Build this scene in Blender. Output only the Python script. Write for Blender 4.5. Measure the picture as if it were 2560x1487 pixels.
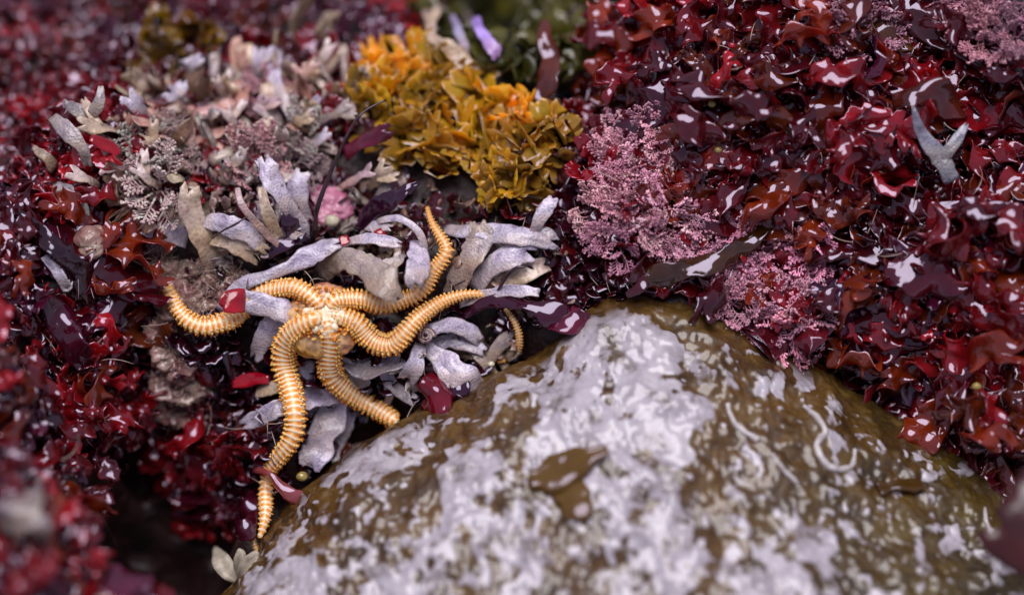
import bpy, math, random
import numpy as np
from math import radians, sin, cos, pi, sqrt
from mathutils import Matrix, Vector

for o in list(bpy.data.objects):
    bpy.data.objects.remove(o)
S = 0.01                       # the script thinks in centimetres, Blender in metres
scene = bpy.context.scene
col = scene.collection

# ------------------------------------------------------------------ camera
PITCH = radians(55)
FOC = 60.0
cd = bpy.data.cameras.new('camera')
cam = bpy.data.objects.new('camera', cd)
col.objects.link(cam)
cd.sensor_width = 36
cd.lens = 36 * FOC / 25.4
cd.clip_start = 0.02
cd.clip_end = 20
FW = np.array([0, cos(PITCH), -sin(PITCH)])
UP = np.array([0, sin(PITCH), cos(PITCH)])
RT = np.array([1.0, 0, 0])
CAM = -FOC * FW
cam.location = Vector(CAM * S)
cam.rotation_euler = (pi / 2 - PITCH, 0, 0)
cd.dof.use_dof = True
cd.dof.focus_distance = (FOC + 0.1) * S
cd.dof.aperture_fstop = 2.8
cd.dof.aperture_blades = 9
scene.camera = cam

# ------------------------------------------------------------------ light: bright overcast, the sun a wide soft patch behind the scene
SUN_EL, SUN_AZ = radians(82), radians(-16)
w = bpy.data.worlds.new('World')
scene.world = w
w.use_nodes = True
nt = w.node_tree
nt.nodes.clear()
out = nt.nodes.new('ShaderNodeOutputWorld')
bg = nt.nodes.new('ShaderNodeBackground')
sky = nt.nodes.new('ShaderNodeTexSky')
sky.sky_type = 'NISHITA'
sky.sun_disc = False
sky.sun_elevation = SUN_EL
sky.sun_rotation = SUN_AZ
hs = nt.nodes.new('ShaderNodeHueSaturation')
hs.inputs['Saturation'].default_value = 0.35
hs.inputs['Value'].default_value = 0.70        # thick cloud round the bright patch
mx = nt.nodes.new('ShaderNodeMix'); mx.data_type = 'RGBA'; mx.blend_type = 'MULTIPLY'
mx.inputs['Factor'].default_value = 1.0
mx.inputs['B'].default_value = (1.0, 0.92, 1.04, 1)
nt.links.new(sky.outputs[0], hs.inputs['Color'])
nt.links.new(hs.outputs[0], mx.inputs['A'])
nt.links.new(mx.outputs['Result'], bg.inputs['Color'])
bg.inputs['Strength'].default_value = 0.05

nt.links.new(bg.outputs[0], out.inputs[0])
sd = bpy.data.lights.new('sun', 'SUN')
sd.energy = 1.5
sd.angle = radians(47)
sd.color = (1.0, 0.95, 0.97)
sun = bpy.data.objects.new('sun', sd)
col.objects.link(sun)
dirv = Vector((sin(SUN_AZ) * cos(SUN_EL), cos(SUN_AZ) * cos(SUN_EL), sin(SUN_EL)))
sun.rotation_euler = dirv.to_track_quat('Z', 'Y').to_euler()
sun.location = dirv * 2
scene.view_settings.view_transform = 'Standard'
scene.view_settings.look = 'None'
scene.view_settings.gamma = 1
scene.view_settings.use_curve_mapping = False
scene.view_settings.exposure = 1.08
scene.cycles.use_denoising = True
scene.cycles.max_bounces = 8
scene.cycles.transparent_max_bounces = 8

# ------------------------------------------------------------------ noise
def _hash(ix, iy, iz, seed):
    with np.errstate(over='ignore'):
        n = ix.astype(np.int64) * 374761393 + iy.astype(np.int64) * 668265263 + iz.astype(np.int64) * 2147483647 + seed * 144665
        n = (n ^ (n >> 13)) * 1274126177
        n = n ^ (n >> 16)
        n = (n * 60493) ^ (n >> 11)
    return (n & 0xffff) / 65535.0
def vn(p, seed=0):
    p = np.asarray(p, float)
    i = np.floor(p); f = p - i
    f = f * f * f * (f * (f * 6 - 15) + 10)
    i = i.astype(np.int64)
    r = 0
    for dx in (0, 1):
        for dy in (0, 1):
            for dz in (0, 1):
                h = _hash(i[..., 0] + dx, i[..., 1] + dy, i[..., 2] + dz, seed)
                r = r + h * (f[..., 0] if dx else 1 - f[..., 0]) * (f[..., 1] if dy else 1 - f[..., 1]) * (f[..., 2] if dz else 1 - f[..., 2])
    return r * 2 - 1
def fbm(p, octv=4, seed=0):
    p = np.asarray(p, float); a = 1.0; r = 0; s = 0
    for k in range(octv):
        r = r + a * vn(p * 2.03 ** k + 17.3 * k, seed + k); s += a; a *= 0.5
    return r / s

# ------------------------------------------------------------------ from a spot in the frame to a spot on the bed
PX = 25.4 / 2560
def ray(px, py):
    d = FW * FOC + RT * (px - 1280) * PX + UP * (743.5 - py) * PX
    return d / np.dot(d, FW)
def pos(px, py, D=0.0):
    return CAM + ray(px, py) * (FOC - D)
CTRL = [(-300, -300, -8), (0, 0, -6.5), (400, 0, -6.5), (850, -50, -7), (1250, 60, -9), (1480, 60, -6), (1600, -100, -5), (1640, 150, -1.8), (1750, 0, -1.4), (2100, 0, -.6), (2560, 0, -.2),
        (2100, -300, -.8), (2800, -300, 0), (1200, -300, -10), (500, -300, -9), (0, 300, -4), (-300, 300, -3), (0, 600, .2), (-300, 650, 1), (0, 900, 2.8), (-50, 1150, 4.6), (90, 1330, 5.4), (0, 1500, 6.4), (-300, 1300, 6),
        (200, 1440, 4.6), (-200, 1800, 8), (170, 1150, 2.2), (350, 1240, -4.5), (330, 1420, -4), (450, 1330, -4), (560, 1260, -2.8), (560, 1400, -4.5), (460, 1500, -5), (400, 1700, -6), (420, 1180, -2.8), (250, 350, -1.2), (130, 640, -.3), (220, 900, -.2), (200, 1040, -.3), (420, 180, -4), (600, 150, -4.2), (600, 350, -2.6), (350, 480, -1.3),
        (600, 550, -1.0), (900, 100, -4.4), (1000, 250, -2.8), (1200, 400, -1.9), (1100, 600, -1.1), (1350, 560, -1.1), (800, 800, -.7), (1000, 780, -.7),
        (500, 800, -.8), (700, 1060, -.8), (560, 1080, -1), (640, 1300, -1.2), (1400, 750, -.9), (1150, 950, -1), (1600, 520, -.35), (1800, 200, -.5), (1420, 200, -3.4), (1420, 350, -1.8),
        (2500, 500, 0), (2500, 1000, 0.2), (2000, 800, -.4), (2200, 600, -.1), (2200, 250, -.2), (2600, 1250, .1), (2900, 900, .4), (1700, 700, -.6), (1300, 1300, -4), (900, 1200, -2.4), (2000, 1100, -2.4), (2300, 1250, -2), (1800, 1500, -4), (1300, 1900, -5), (2600, 1700, -3)]
CP = np.array([pos(a, b, c) for a, b, c in CTRL])
def Hxy(x, y):
    x = np.asarray(x, float); y = np.asarray(y, float)
    d2 = (x[..., None] - CP[:, 0]) ** 2 + (y[..., None] - CP[:, 1]) ** 2
    wt = 1 / (d2 + 0.25) ** 2
    return (wt * CP[:, 2]).sum(-1) / wt.sum(-1)
_t = np.linspace(46, 80, 700)
def at(px, py, lift=0.0):
    r = ray(px, py)
    P = CAM + _t[:, None] * r
    below = P[:, 2] <= Hxy(P[:, 0], P[:, 1]) + lift
    k = int(np.argmax(below)) if below.any() else len(_t) - 1
    if k == 0: return P[0]
    a, b = P[k - 1], P[k]
    fa = a[2] - float(Hxy(a[0], a[1])) - lift; fb = b[2] - float(Hxy(b[0], b[1])) - lift
    q = fa / (fa - fb + 1e-9)
    return a + (b - a) * min(1, max(0, q))
def nrm(x, y):
    e = 0.25
    n = np.array([-(float(Hxy(x + e, y)) - float(Hxy(x - e, y))) / (2 * e), -(float(Hxy(x, y + e)) - float(Hxy(x, y - e))) / (2 * e), 1.0])
    return n / np.linalg.norm(n)
def unit(v):
    return v / (np.linalg.norm(v, axis=-1, keepdims=True) + 1e-12)

# ------------------------------------------------------------------ materials
class NT:
    def __init__(s, name):
        s.m = bpy.data.materials.new(name); s.m.use_nodes = True; s.t = s.m.node_tree; s.t.nodes.clear()
        s.o = s.n('OutputMaterial'); s.p = s.n('BsdfPrincipled'); s.l(s.p.outputs[0], s.o.inputs[0])
        s.tc = s.n('TexCoord')
    def n(s, t, **k):
        x = s.t.nodes.new('ShaderNode' + t)
        for a, b in k.items(): setattr(x, a, b)
        return x
    def l(s, a, b): s.t.links.new(a, b)
    def noise(s, scale, detail=3, rough=.5, dist=0):
        x = s.n('TexNoise'); x.inputs['Scale'].default_value = scale; x.inputs['Detail'].default_value = detail
        x.inputs['Roughness'].default_value = rough; x.inputs['Distortion'].default_value = dist
        s.l(s.tc.outputs['Object'], x.inputs['Vector']); return x.outputs[0]
    def voro(s, scale, feature='F1'):
        x = s.n('TexVoronoi', feature=feature); x.inputs['Scale'].default_value = scale
        s.l(s.tc.outputs['Object'], x.inputs['Vector']); return x.outputs['Distance']
    def ramp(s, f, stops):
        r = s.n('ValToRGB'); e = r.color_ramp.elements
        while len(e) < len(stops): e.new(.5)
        for q, (p, c) in zip(e, stops): q.position = p; q.color = (*c, 1)
        s.l(f, r.inputs[0]); return r.outputs[0]
    def mix(s, f, a, b, bt='MIX'):
        x = s.n('Mix', data_type='RGBA', blend_type=bt)
        for v, i in ((f, 'Factor'), (a, 'A'), (b, 'B')):
            if isinstance(v, (int, float)): x.inputs[i].default_value = v
            elif isinstance(v, tuple): x.inputs[i].default_value = (*v, 1)
            else: s.l(v, x.inputs[i])
        return x.outputs['Result']
    def attr(s, name):
        a = s.n('Attribute'); a.attribute_name = name; return a.outputs['Color'], a.outputs['Fac']
    def bump(s, h, strength=.5, dist=.0004):
        b = s.n('Bump'); b.inputs['Strength'].default_value = strength; b.inputs['Distance'].default_value = dist
        s.l(h, b.inputs['Height']); s.l(b.outputs[0], s.p.inputs['Normal']); return b
    def set(s, **k):
        for a, b in k.items():
            i = s.p.inputs[a.replace('_', ' ')]
            if hasattr(b, 'links') or hasattr(b, 'is_linked') and not isinstance(b, (int, float, tuple)): s.l(b, i)
            else: i.default_value = b
    def translucent(s, colour, amount):
        t = s.n('BsdfTranslucent'); s.l(colour, t.inputs['Color'])
        m = s.n('MixShader'); m.inputs[0].default_value = amount
        s.l(s.p.outputs[0], m.inputs[1]); s.l(t.outputs[0], m.inputs[2]); s.l(m.outputs[0], s.o.inputs[0])

def algae_mat(name, wet=0.05, trans=.32, glow=(3.6, 2.4, 1.2), bump=.22, dark=.5):
    k = NT(name)
    oi = k.n('ObjectInfo')
    n1 = k.noise(160, 3)
    f = k.ramp(n1, [(.35, (dark,) * 3), (.65, (1, 1, 1))])
    base = k.mix(1.0, oi.outputs['Color'], f, 'MULTIPLY')
    k.l(base, k.p.inputs['Base Color'])
    rr_ = k.ramp(k.noise(120, 3, .6), [(.40, (wet,) * 3), (.62, (wet * 1.6,) * 3), (.78, (.26,) * 3)])
    k.l(rr_, k.p.inputs['Roughness'])
    k.set(IOR=2.15, Specular_Tint=(.86, .79, 1.0, 1))
    n2 = k.noise(210, 1, .3)
    k.bump(n2, bump, .0016)
    tc = k.mix(1.0, oi.outputs['Color'], glow, 'MULTIPLY')
    k.translucent(tc, trans)
    return k.m
M_RED = algae_mat('wet_red_algae')
M_YEL = algae_mat('wet_yellow_algae', wet=.10, trans=.5, glow=(1.6, 1.55, 1.2), dark=.8)
def bryo_mat(name, c1, c2, c3, rough=.34, cell=1500, bump=.55):
    k = NT(name)
    oi = k.n('ObjectInfo')
    v = k.voro(cell)
    n = k.noise(260, 4, .6)
    c = k.ramp(n, [(.3, c1), (.5, c2), (.7, c3)])
    st = k.ramp(k.noise(75, 4, .6), [(.34, (.72, .62, .82)), (.44, (1.15, 1.1, 1.18)), (.52, (1, .94, .88)), (.62, (.85, .72, .62)), (.74, (.60, .46, .44))])
    c = k.mix(.95, c, st, 'MULTIPLY')
    cell_c = k.ramp(v, [(.15, (.55, .55, .58)), (.5, (1.08, 1.08, 1.08))])
    c = k.mix(.6, c, cell_c, 'MULTIPLY')
    c = k.mix(1.0, c, oi.outputs['Color'], 'MULTIPLY')
    k.l(c, k.p.inputs['Base Color'])
    k.set(Roughness=rough, Coat_Weight=.5, Coat_Roughness=.1)
    k.bump(v, bump, .0003)
    return k.m
M_GREY = bryo_mat('grey_lacy_crust', (.22, .20, .22), (.38, .36, .39), (.52, .49, .51))
M_CREAM = bryo_mat('bleached_crust', (.26, .19, .16), (.46, .40, .33), (.62, .56, .50), cell=900)
k = NT('pink_coralline')
oi = k.n('ObjectInfo')
c = k.ramp(k.noise(400, 3), [(.3, (.36, .13, .19)), (.55, (.66, .35, .43)), (.75, (.84, .62, .65))])
c = k.mix(1.0, c, oi.outputs['Color'], 'MULTIPLY')
k.l(c, k.p.inputs['Base Color']); k.set(Roughness=.3, Coat_Weight=.5, Coat_Roughness=.08)
M_PINK = k.m
k = NT('brittle_star_skin')
ac, af = k.attr('paint')
c = k.mix(.2, ac, k.ramp(k.noise(900, 2), [(.3, (.65, .5, .4)), (.6, (1, 1, 1))]), 'MULTIPLY')
k.l(c, k.p.inputs['Base Color']); k.set(Roughness=.28, Coat_Weight=.4, Coat_Roughness=.08, Subsurface_Weight=.15, Subsurface_Scale=.0012, Subsurface_Radius=(1, .5, .2))
k.bump(k.noise(1200, 2), .25, .0003)
M_STAR = k.m
k = NT('wet_rock')
ac, crust = k.attr('crust')  # crust mask, painted sky sheen included
bc, _ = k.attr('film')
n1 = k.noise(90, 8, .75)
base = k.ramp(n1, [(.28, (.014, .006, .002)), (.45, (.055, .024, .004)), (.58, (.110, .052, .008)), (.72, (.14, .095, .03))])
base = k.mix(1.0, base, bc, 'MULTIPLY')
n2 = k.noise(110, 5, .62)
wh = k.ramp(n2, [(.33, (.10, .07, .05)), (.43, (.33, .29, .33)), (.55, (.45, .41, .47)), (.74, (.54, .50, .50))])  # pale crust tones, with the lilac sky sheen put into the colour
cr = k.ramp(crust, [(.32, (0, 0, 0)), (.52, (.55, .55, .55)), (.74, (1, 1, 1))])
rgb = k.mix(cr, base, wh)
k.l(rgb, k.p.inputs['Base Color']); k.set(Roughness=.45, Coat_Weight=.6, Coat_Roughness=.1, Coat_IOR=1.6)
k.bump(k.noise(75, 4, .5), .32, .0040)
M_ROCK = k.m
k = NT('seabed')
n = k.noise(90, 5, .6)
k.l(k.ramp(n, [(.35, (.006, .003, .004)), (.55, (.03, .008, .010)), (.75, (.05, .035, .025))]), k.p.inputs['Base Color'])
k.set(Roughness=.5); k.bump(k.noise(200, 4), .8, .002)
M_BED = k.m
def plain(name, c1, c2, rough=.3, scale=200, coat=.4, sss=0):
    k = NT(name)
    k.l(k.ramp(k.noise(scale, 4), [(.35, c1), (.65, c2)]), k.p.inputs['Base Color'])
    k.set(Roughness=rough, Coat_Weight=coat, Coat_Roughness=.08)
    if sss: k.set(Subsurface_Weight=sss, Subsurface_Scale=.003, Subsurface_Radius=(1, .4, .3))
    k.bump(k.noise(scale * 4, 3), .4, .0004)
    return k.m
M_STALK = plain('dark_stalk', (.012, .006, .010), (.05, .02, .03), .2)
M_KELP = plain('brown_kelp', (.014, .006, .002), (.040, .018, .004), .2, 80, .25)
M_TIP = plain('scarlet_tip', (.22, .002, .012), (.42, .006, .02), .10, 120, .8)
M_BEAD = plain('amber_bead', (.25, .17, .03), (.42, .32, .10), .15, 300, .8)
M_PALE = plain('pale_bead', (.55, .48, .32), (.70, .64, .48), .3, 300, .5)
M_BUD = plain('beige_bud', (.36, .31, .24), (.50, .44, .36), .5, 700, .1)
M_SPONGE = plain('pink_tan_sponge', (.22, .09, .09), (.42, .30, .24), .3, 130, .6, .2)
M_WORM = plain('white_worm_tube', (.36, .31, .32), (.60, .56, .56), .45, 500, .2)
M_SHELL = plain('maroon_shell', (.12, .02, .03), (.45, .35, .33), .2, 900, .6)
M_HAIR = plain('pale_filament', (.30, .16, .13), (.50, .40, .34), .3)
M_GREEN = plain('olive_weed', (.025, .025, .003), (.09, .08, .006), .3, 60)

# ------------------------------------------------------------------ mesh helpers
def mesh_from(name, V, F, mats, fm=None, smooth=True):
    me = bpy.data.meshes.new(name)
    V = np.asarray(V, float)
    me.from_pydata((V * S).tolist(), [], F)
    for m in mats: me.materials.append(m)
    if smooth: me.polygons.foreach_set('use_smooth', [True] * len(me.polygons))
    if fm is not None: me.polygons.foreach_set('material_index', fm)
    me.update()
    return me
class Acc:
    """collects vertex blocks and faces of one mesh"""
    def __init__(s): s.V = []; s.F = []; s.n = 0; s.P = []
    def loops(s, L, closed=True, caps=True, paint=None):
        L = np.asarray(L, float); m, k, _ = L.shape; b = s.n
        s.V.append(L.reshape(-1, 3)); s.n += m * k
        if paint is not None: s.P.append(np.asarray(paint, float).reshape(-1, 3))
        kk = k if closed else k - 1
        for i in range(m - 1):
            r0 = b + i * k; r1 = r0 + k
            for j in range(kk):
                j2 = (j + 1) % k
                s.F.append((r0 + j, r0 + j2, r1 + j2, r1 + j))
        if caps and closed:
            s.F.append(tuple(b + j for j in range(k))[::-1]); s.F.append(tuple(b + (m - 1) * k + j for j in range(k)))
    def raw(s, V, F, paint=None):
        b = s.n; V = np.asarray(V, float); s.V.append(V); s.n += len(V)
        s.F += [tuple(b + i for i in f) for f in F]
        if paint is not None: s.P.append(np.tile(np.asarray(paint, float), (len(V), 1)) if np.ndim(paint) == 1 else paint)
    def verts(s): return np.concatenate(s.V)
    def xf(s, M, T):
        pass
def finish(name, acc, mat, origin=None, parent=None, rgba=None):
    V = acc.verts()
    if origin is None: origin = V.mean(0)
    origin = np.asarray(origin, float)
    me = mesh_from(name, V - origin, acc.F, [mat])
    if acc.P:
        a = me.color_attributes.new('paint', 'FLOAT_COLOR', 'POINT')
        P = np.concatenate(acc.P); a.data.foreach_set('color', np.concatenate([P, np.ones((len(P), 1))], 1).ravel())
    o = bpy.data.objects.new(name, me); col.objects.link(o)
    if parent is not None:
        o.parent = parent; o.location = Vector(origin * S) - parent.location
    else: o.location = Vector(origin * S)
    if rgba: o.color = (*rgba, 1)
    return o
def tag(o, label, cat, group=None, kind=None):
    if label: o['label'] = label
    if cat: o['category'] = cat
    if group: o['group'] = group
    if kind: o['kind'] = kind
    return o
def catmull(P, n):
    P = np.asarray(P, float)
    Q = np.vstack([2 * P[0] - P[1], P, 2 * P[-1] - P[-2]])
    t = np.linspace(0, len(P) - 1 - 1e-6, n); i = t.astype(int); f = (t - i)[:, None]
    a, b, c, d = Q[i], Q[i + 1], Q[i + 2], Q[i + 3]
    return .5 * (2 * b + (c - a) * f + (2 * a - 5 * b + 4 * c - d) * f ** 2 + (3 * b - a - 3 * c + d) * f ** 3)
def tangents(P):
    return unit(np.gradient(P, axis=0))
def tube(acc, P, R, k=8, up=None, paint=None):
    """round tube along points P (m,3), radii R"""
    T = tangents(P); u = np.array([0.13, -.4, .9]) if up is None else up
    A = unit(np.cross(T, u)); B = unit(np.cross(A, T))
    an = np.linspace(0, 2 * pi, k, endpoint=False)
    L = P[:, None] + np.asarray(R)[:, None, None] * (A[:, None] * np.cos(an)[None, :, None] + B[:, None] * np.sin(an)[None, :, None])
    acc.loops(L, paint=None if paint is None else np.tile(np.asarray(paint, float), (len(P) * k, 1)))
def sheet(acc, G, th, edge_pow=8, tip0=False):
    """thin closed body round a centre grid G (m,n,3)"""
    m, n, _ = G.shape
    du = np.gradient(G, axis=0); dv = np.gradient(G, axis=1)
    N = unit(np.cross(du, dv))
    v = np.linspace(-1, 1, n); u = np.linspace(0, 1, m)
    ev = np.sqrt(np.clip(1 - np.abs(v) ** edge_pow, .04, 1)); eu = np.sqrt(np.clip(1 - u ** 14, .05, 1))
    t = th * .5 * ev[None, :, None] * eu[:, None, None]
    top = G + N * t; bot = G - N * t
    L = np.concatenate([top, bot[:, ::-1]], 1)
    acc.loops(L)
VIEWN = unit(np.array([0, -cos(PITCH) * .6, 1.0]))
def ribbon(acc, pts, th=.07, n=9, twist=0, ruff=.0, cup=.25, seed=0, fork=0, rough_=0.0, wob=.12):
    """flat frond along frame points (px, py, width_px, lift)"""
    P3 = np.array([at(p[0], p[1], p[3]) for p in pts]); Wd = np.array([p[2] for p in pts], float) * PX * .5
    m = max(10, int(sum(np.linalg.norm(P3[1:] - P3[:-1], axis=1)) * 9) + 4)
    C = catmull(np.column_stack([P3, Wd]), m); P = C[:, :3]; W = np.clip(C[:, 3], .01, 9)
    T = tangents(P)
    A = unit(np.cross(T, VIEWN)); B = unit(np.cross(A, T))
    s = np.linspace(0, 1, m); tw = twist * np.sin(s * pi) + .35 * vn(np.column_stack([s * 2.1, s * 0 + seed, s * 0]), 5)
    A2 = A * np.cos(tw)[:, None] + B * np.sin(tw)[:, None]; B2 = -A * np.sin(tw)[:, None] + B * np.cos(tw)[:, None]
    v = np.linspace(-1, 1, n)
    wl = 1 + wob * vn(np.column_stack([s * m * .22, s * 0 + seed, s * 0]), 3); wr = 1 + wob * vn(np.column_stack([s * m * .22, s * 0 + seed + 9, s * 0]), 3)
    Wv = W[:, None] * np.where(v[None, :] < 0, wl[:, None], wr[:, None])
    Wv = Wv * (1 + wob * .5 * vn(np.stack([s[:, None] * m * .7 + 0 * v, np.sign(v)[None] * 3 + 0 * s[:, None] + seed, 0 * s[:, None] * v], -1), 8))
    G = P[:, None] + A2[:, None] * (Wv * v)[:, :, None] + B2[:, None] * (-cup * Wv * v ** 2)[:, :, None]
    if ruff:
        ph = s[:, None] * m * .38 + np.sign(v)[None, :] * 1.7 + seed
        G = G + B2[:, None] * (ruff * W[:, None] * np.abs(v) ** 1.5 * np.sin(ph))[:, :, None]
    if fork:
        k = s ** 4
        wt_ = max(W[-1], W[int(m * .75)])
        dd = (np.exp(-((v - .12 * sin(seed)) / .34) ** 2) * 1.15 + .25 * v ** 2 + .12 * np.sin(v * 11 + seed)) * wt_ * fork
        G = G + T[-1] * (k[:, None] * (-dd[None, :]))[:, :, None]
    g = G.reshape(-1, 3)
    G = G + (B2[:, None] * (fbm(g * 2.2, 2, seed).reshape(m, n, 1) * .07)) + (B2[:, None] * (fbm(g * 6, 2, seed).reshape(m, n, 1) * rough_))
    sheet(acc, G, th)
    return P
def fan(rng, L=1.2, W=.4, A=.5, lobes=3, cleft=.3, curl=.6, ruffle=.15, nu=16, nv=17, th=.05, point=0, cup=0.0, stalk=.2, nz_=.05, frill=.035):
    u = np.linspace(0, 1, nu)[:, None]; v = np.linspace(-1, 1, nv)[None, :]
    tip = 1 - .28 * v ** 2
    ph = rng.uniform(0, 6.28)
    lob = np.cos(v * pi * lobes / 2 * 1.0 + (0 if lobes % 2 else pi / 2) + rng.uniform(-.5, .5))
    tip = tip - cleft * (1 - np.abs(lob)) ** (2.2 - point) - cleft * .25 * np.sin(v * 9 + ph) ** 2
    r = u * np.clip(tip, .25, 1.2)
    wf = stalk + (1 - stalk) * np.clip(r, 0, 1) ** .8 * (1.25 - .45 * np.clip(r, 0, 1) ** 3)
    ang = A * v * np.clip(r * 2, 0, 1)
    x = r * L * np.cos(ang); y = v * W * wf + r * L * .5 * np.sin(ang); z = cup * y ** 2 / L
    z = z + ruffle * L * r ** 1.3 * np.abs(v) ** 1.4 * np.sin(r * rng.uniform(5, 9) + np.sign(v) * rng.uniform(0, 2) + ph)
    s0 = rng.uniform(0, 99)
    g = np.stack([x * 2.4 / L ** .5 + s0, y * 2.4 / L ** .5, r * 0 + s0], -1)
    z = z + (fbm(g * .55, 1, 3) * .22 * L + fbm(g * 1.3 + 5, 1, 4) * nz_) * np.clip(r * 2, 0, 1)
    z = z + frill * np.abs(v) ** 4 * np.sin(r * 17 + ph * 2 + np.sign(v)) * np.clip(r * 2, 0, 1)
    kx = curl / L
    X = np.sin(kx * x) / kx - z * np.sin(kx * x); Z = (1 - np.cos(kx * x)) / kx * -1 + z * np.cos(kx * x)
    return np.stack([X, y + 0 * x, Z], -1)
def rotm(az, el, roll=0):
    R = Matrix.Rotation(az, 3, 'Z') @ Matrix.Rotation(-el, 3, 'Y') @ Matrix.Rotation(roll, 3, 'X')
    return np.array(R)
def plant_mesh(name, seed, mat, nb=7, L=(1, 1.5), W=(.3, .5), el=(.2, 1.1), th=.05, spread=.35, parts=False, roll=.7, **kw):
    rng = np.random.default_rng(seed); acc = Acc(); pm = []
    for i in range(nb):
        l = rng.uniform(*L); k = dict(kw)
        for q in ('curl', 'ruffle', 'A', 'cleft'):
            if q in k and isinstance(k[q], tuple): k[q] = rng.uniform(*k[q])
        if isinstance(k.get('lobes'), tuple): k['lobes'] = int(rng.integers(k['lobes'][0], k['lobes'][1] + 1))
        G = fan(rng, L=l, W=rng.uniform(*W), th=th, **k)
        a = 2 * pi * i / nb * 1.618 + rng.uniform(-.5, .5)
        R = rotm(a, rng.uniform(*el), rng.uniform(-roll, roll))
        G = G @ R.T + np.array([cos(a), sin(a), 0]) * rng.uniform(0, spread) + np.array([0, 0, -.12])
        sheet(acc, G, th)
        if parts:
            b_ = Acc(); sheet(b_, G, th); pm.append(mesh_from('blade', b_.verts(), b_.F, [mat]))
    if parts: return (name, pm)
    return mesh_from(name, acc.verts(), acc.F, [mat])

# ------------------------------------------------------------------ setting: the bed of the pool
g = np.concatenate([np.linspace(-70, -17, 12), np.linspace(-16, 16, 220), np.linspace(17, 70, 12)])
X, Y = np.meshgrid(g, g + 1)
Z = Hxy(X, Y) - .25 + .22 * fbm(np.stack([X * .9, Y * .9, X * 0], -1), 4, 7)
ng = len(g)
F = [(j * ng + i, j * ng + i + 1, (j + 1) * ng + i + 1, (j + 1) * ng + i) for j in range(ng - 1) for i in range(ng - 1)]
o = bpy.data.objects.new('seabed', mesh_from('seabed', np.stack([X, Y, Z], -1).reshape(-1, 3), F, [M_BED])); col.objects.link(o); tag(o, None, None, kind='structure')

# ------------------------------------------------------------------ the big rock
EDGE = [(420, 1640), (500, 1540), (560, 1487), (640, 1380), (700, 1300), (780, 1230), (870, 1150), (970, 1088), (1068, 1018), (1160, 960), (1250, 915), (1340, 870), (1420, 815), (1480, 775), (1560, 757), (1700, 757), (1800, 775),
        (1900, 825), (2000, 890), (2100, 965), (2200, 1030), (2300, 1090), (2400, 1150), (2480, 1190), (2600, 1260), (2720, 1360), (2800, 1500)]
def rock_edge_y(px):
    xs = [e[0] for e in EDGE]; ys = [e[1] for e in EDGE]
    return np.interp(px, xs, ys)
NS, NT_ = 620, 400
E = catmull(EDGE, NS)
Q = np.column_stack([np.linspace(100, 3000, NS), np.full(NS, 2150.0)])
wv = np.linspace(-1, 1, NT_)
sg = np.linspace(0, 1, NS)
Pr = np.zeros((NT_, NS, 2)); Dr = np.zeros((NT_, NS))
inw = unit(Q - E)
for i, ww in enumerate(wv):
    if ww < 0:
        th = -ww * pi * .6
        Pr[i] = E + inw * (1 - cos(th))[..., None] * 70 if False else E + inw * ((1 - cos(th)) * 70)
        Dr[i] = -.9 - sin(th) * 3.2
    else:
        gq = ww ** 1.5
        Pr[i] = E + (Q - E) * gq
        Dr[i] = -.9 + 1.25 * (1 - (1 - min(1, ww * 2.5)) ** 2) + 6.2 * ww ** 1.2
ROCK0 = np.zeros((NT_, NS, 3))
d = FW * FOC + RT * (Pr[..., 0:1] - 1280) * PX + UP * (743.5 - Pr[..., 1:2]) * PX
d = d / (d @ FW)[..., None]
ROCK0 = CAM + d * (FOC - Dr)[..., None]
du = np.gradient(ROCK0, axis=0); dv = np.gradient(ROCK0, axis=1)
RN = unit(np.cross(dv, du))
if (RN[NT_ // 2 + 60, NS // 2] @ FW) > 0: RN = -RN
fl = ROCK0.reshape(-1, 3)
big = fbm(fl * .35, 3, 11).reshape(NT_, NS) * .45
med = fbm(fl * 1.6, 4, 12).reshape(NT_, NS) * .13
fine = fbm(fl * 5, 2, 15).reshape(NT_, NS) * .05
# pale coverage over the rock: crust, and wet sky sheen painted in as crust
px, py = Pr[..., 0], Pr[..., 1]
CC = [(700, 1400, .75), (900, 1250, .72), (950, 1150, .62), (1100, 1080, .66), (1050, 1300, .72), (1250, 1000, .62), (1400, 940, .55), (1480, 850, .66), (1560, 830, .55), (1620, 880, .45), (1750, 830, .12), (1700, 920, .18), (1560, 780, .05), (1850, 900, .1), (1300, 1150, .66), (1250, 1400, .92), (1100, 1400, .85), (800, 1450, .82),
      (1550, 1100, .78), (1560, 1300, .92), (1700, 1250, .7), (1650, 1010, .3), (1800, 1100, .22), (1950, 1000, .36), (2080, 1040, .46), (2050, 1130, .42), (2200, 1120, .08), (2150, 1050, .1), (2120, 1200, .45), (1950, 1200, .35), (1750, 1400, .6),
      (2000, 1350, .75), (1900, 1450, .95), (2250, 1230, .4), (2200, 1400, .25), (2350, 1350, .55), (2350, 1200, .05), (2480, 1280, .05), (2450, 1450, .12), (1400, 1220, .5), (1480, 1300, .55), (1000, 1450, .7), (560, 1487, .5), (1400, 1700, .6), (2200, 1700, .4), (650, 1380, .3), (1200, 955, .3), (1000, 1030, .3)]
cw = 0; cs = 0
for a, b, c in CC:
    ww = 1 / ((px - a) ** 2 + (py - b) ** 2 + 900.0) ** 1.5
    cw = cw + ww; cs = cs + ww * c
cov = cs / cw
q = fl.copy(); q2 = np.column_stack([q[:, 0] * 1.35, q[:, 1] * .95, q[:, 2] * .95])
warp = np.stack([fbm(fl * .9, 3, 21), fbm(fl * .9, 3, 61), fbm(fl * .9, 3, 71)], 1) * .9
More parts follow.
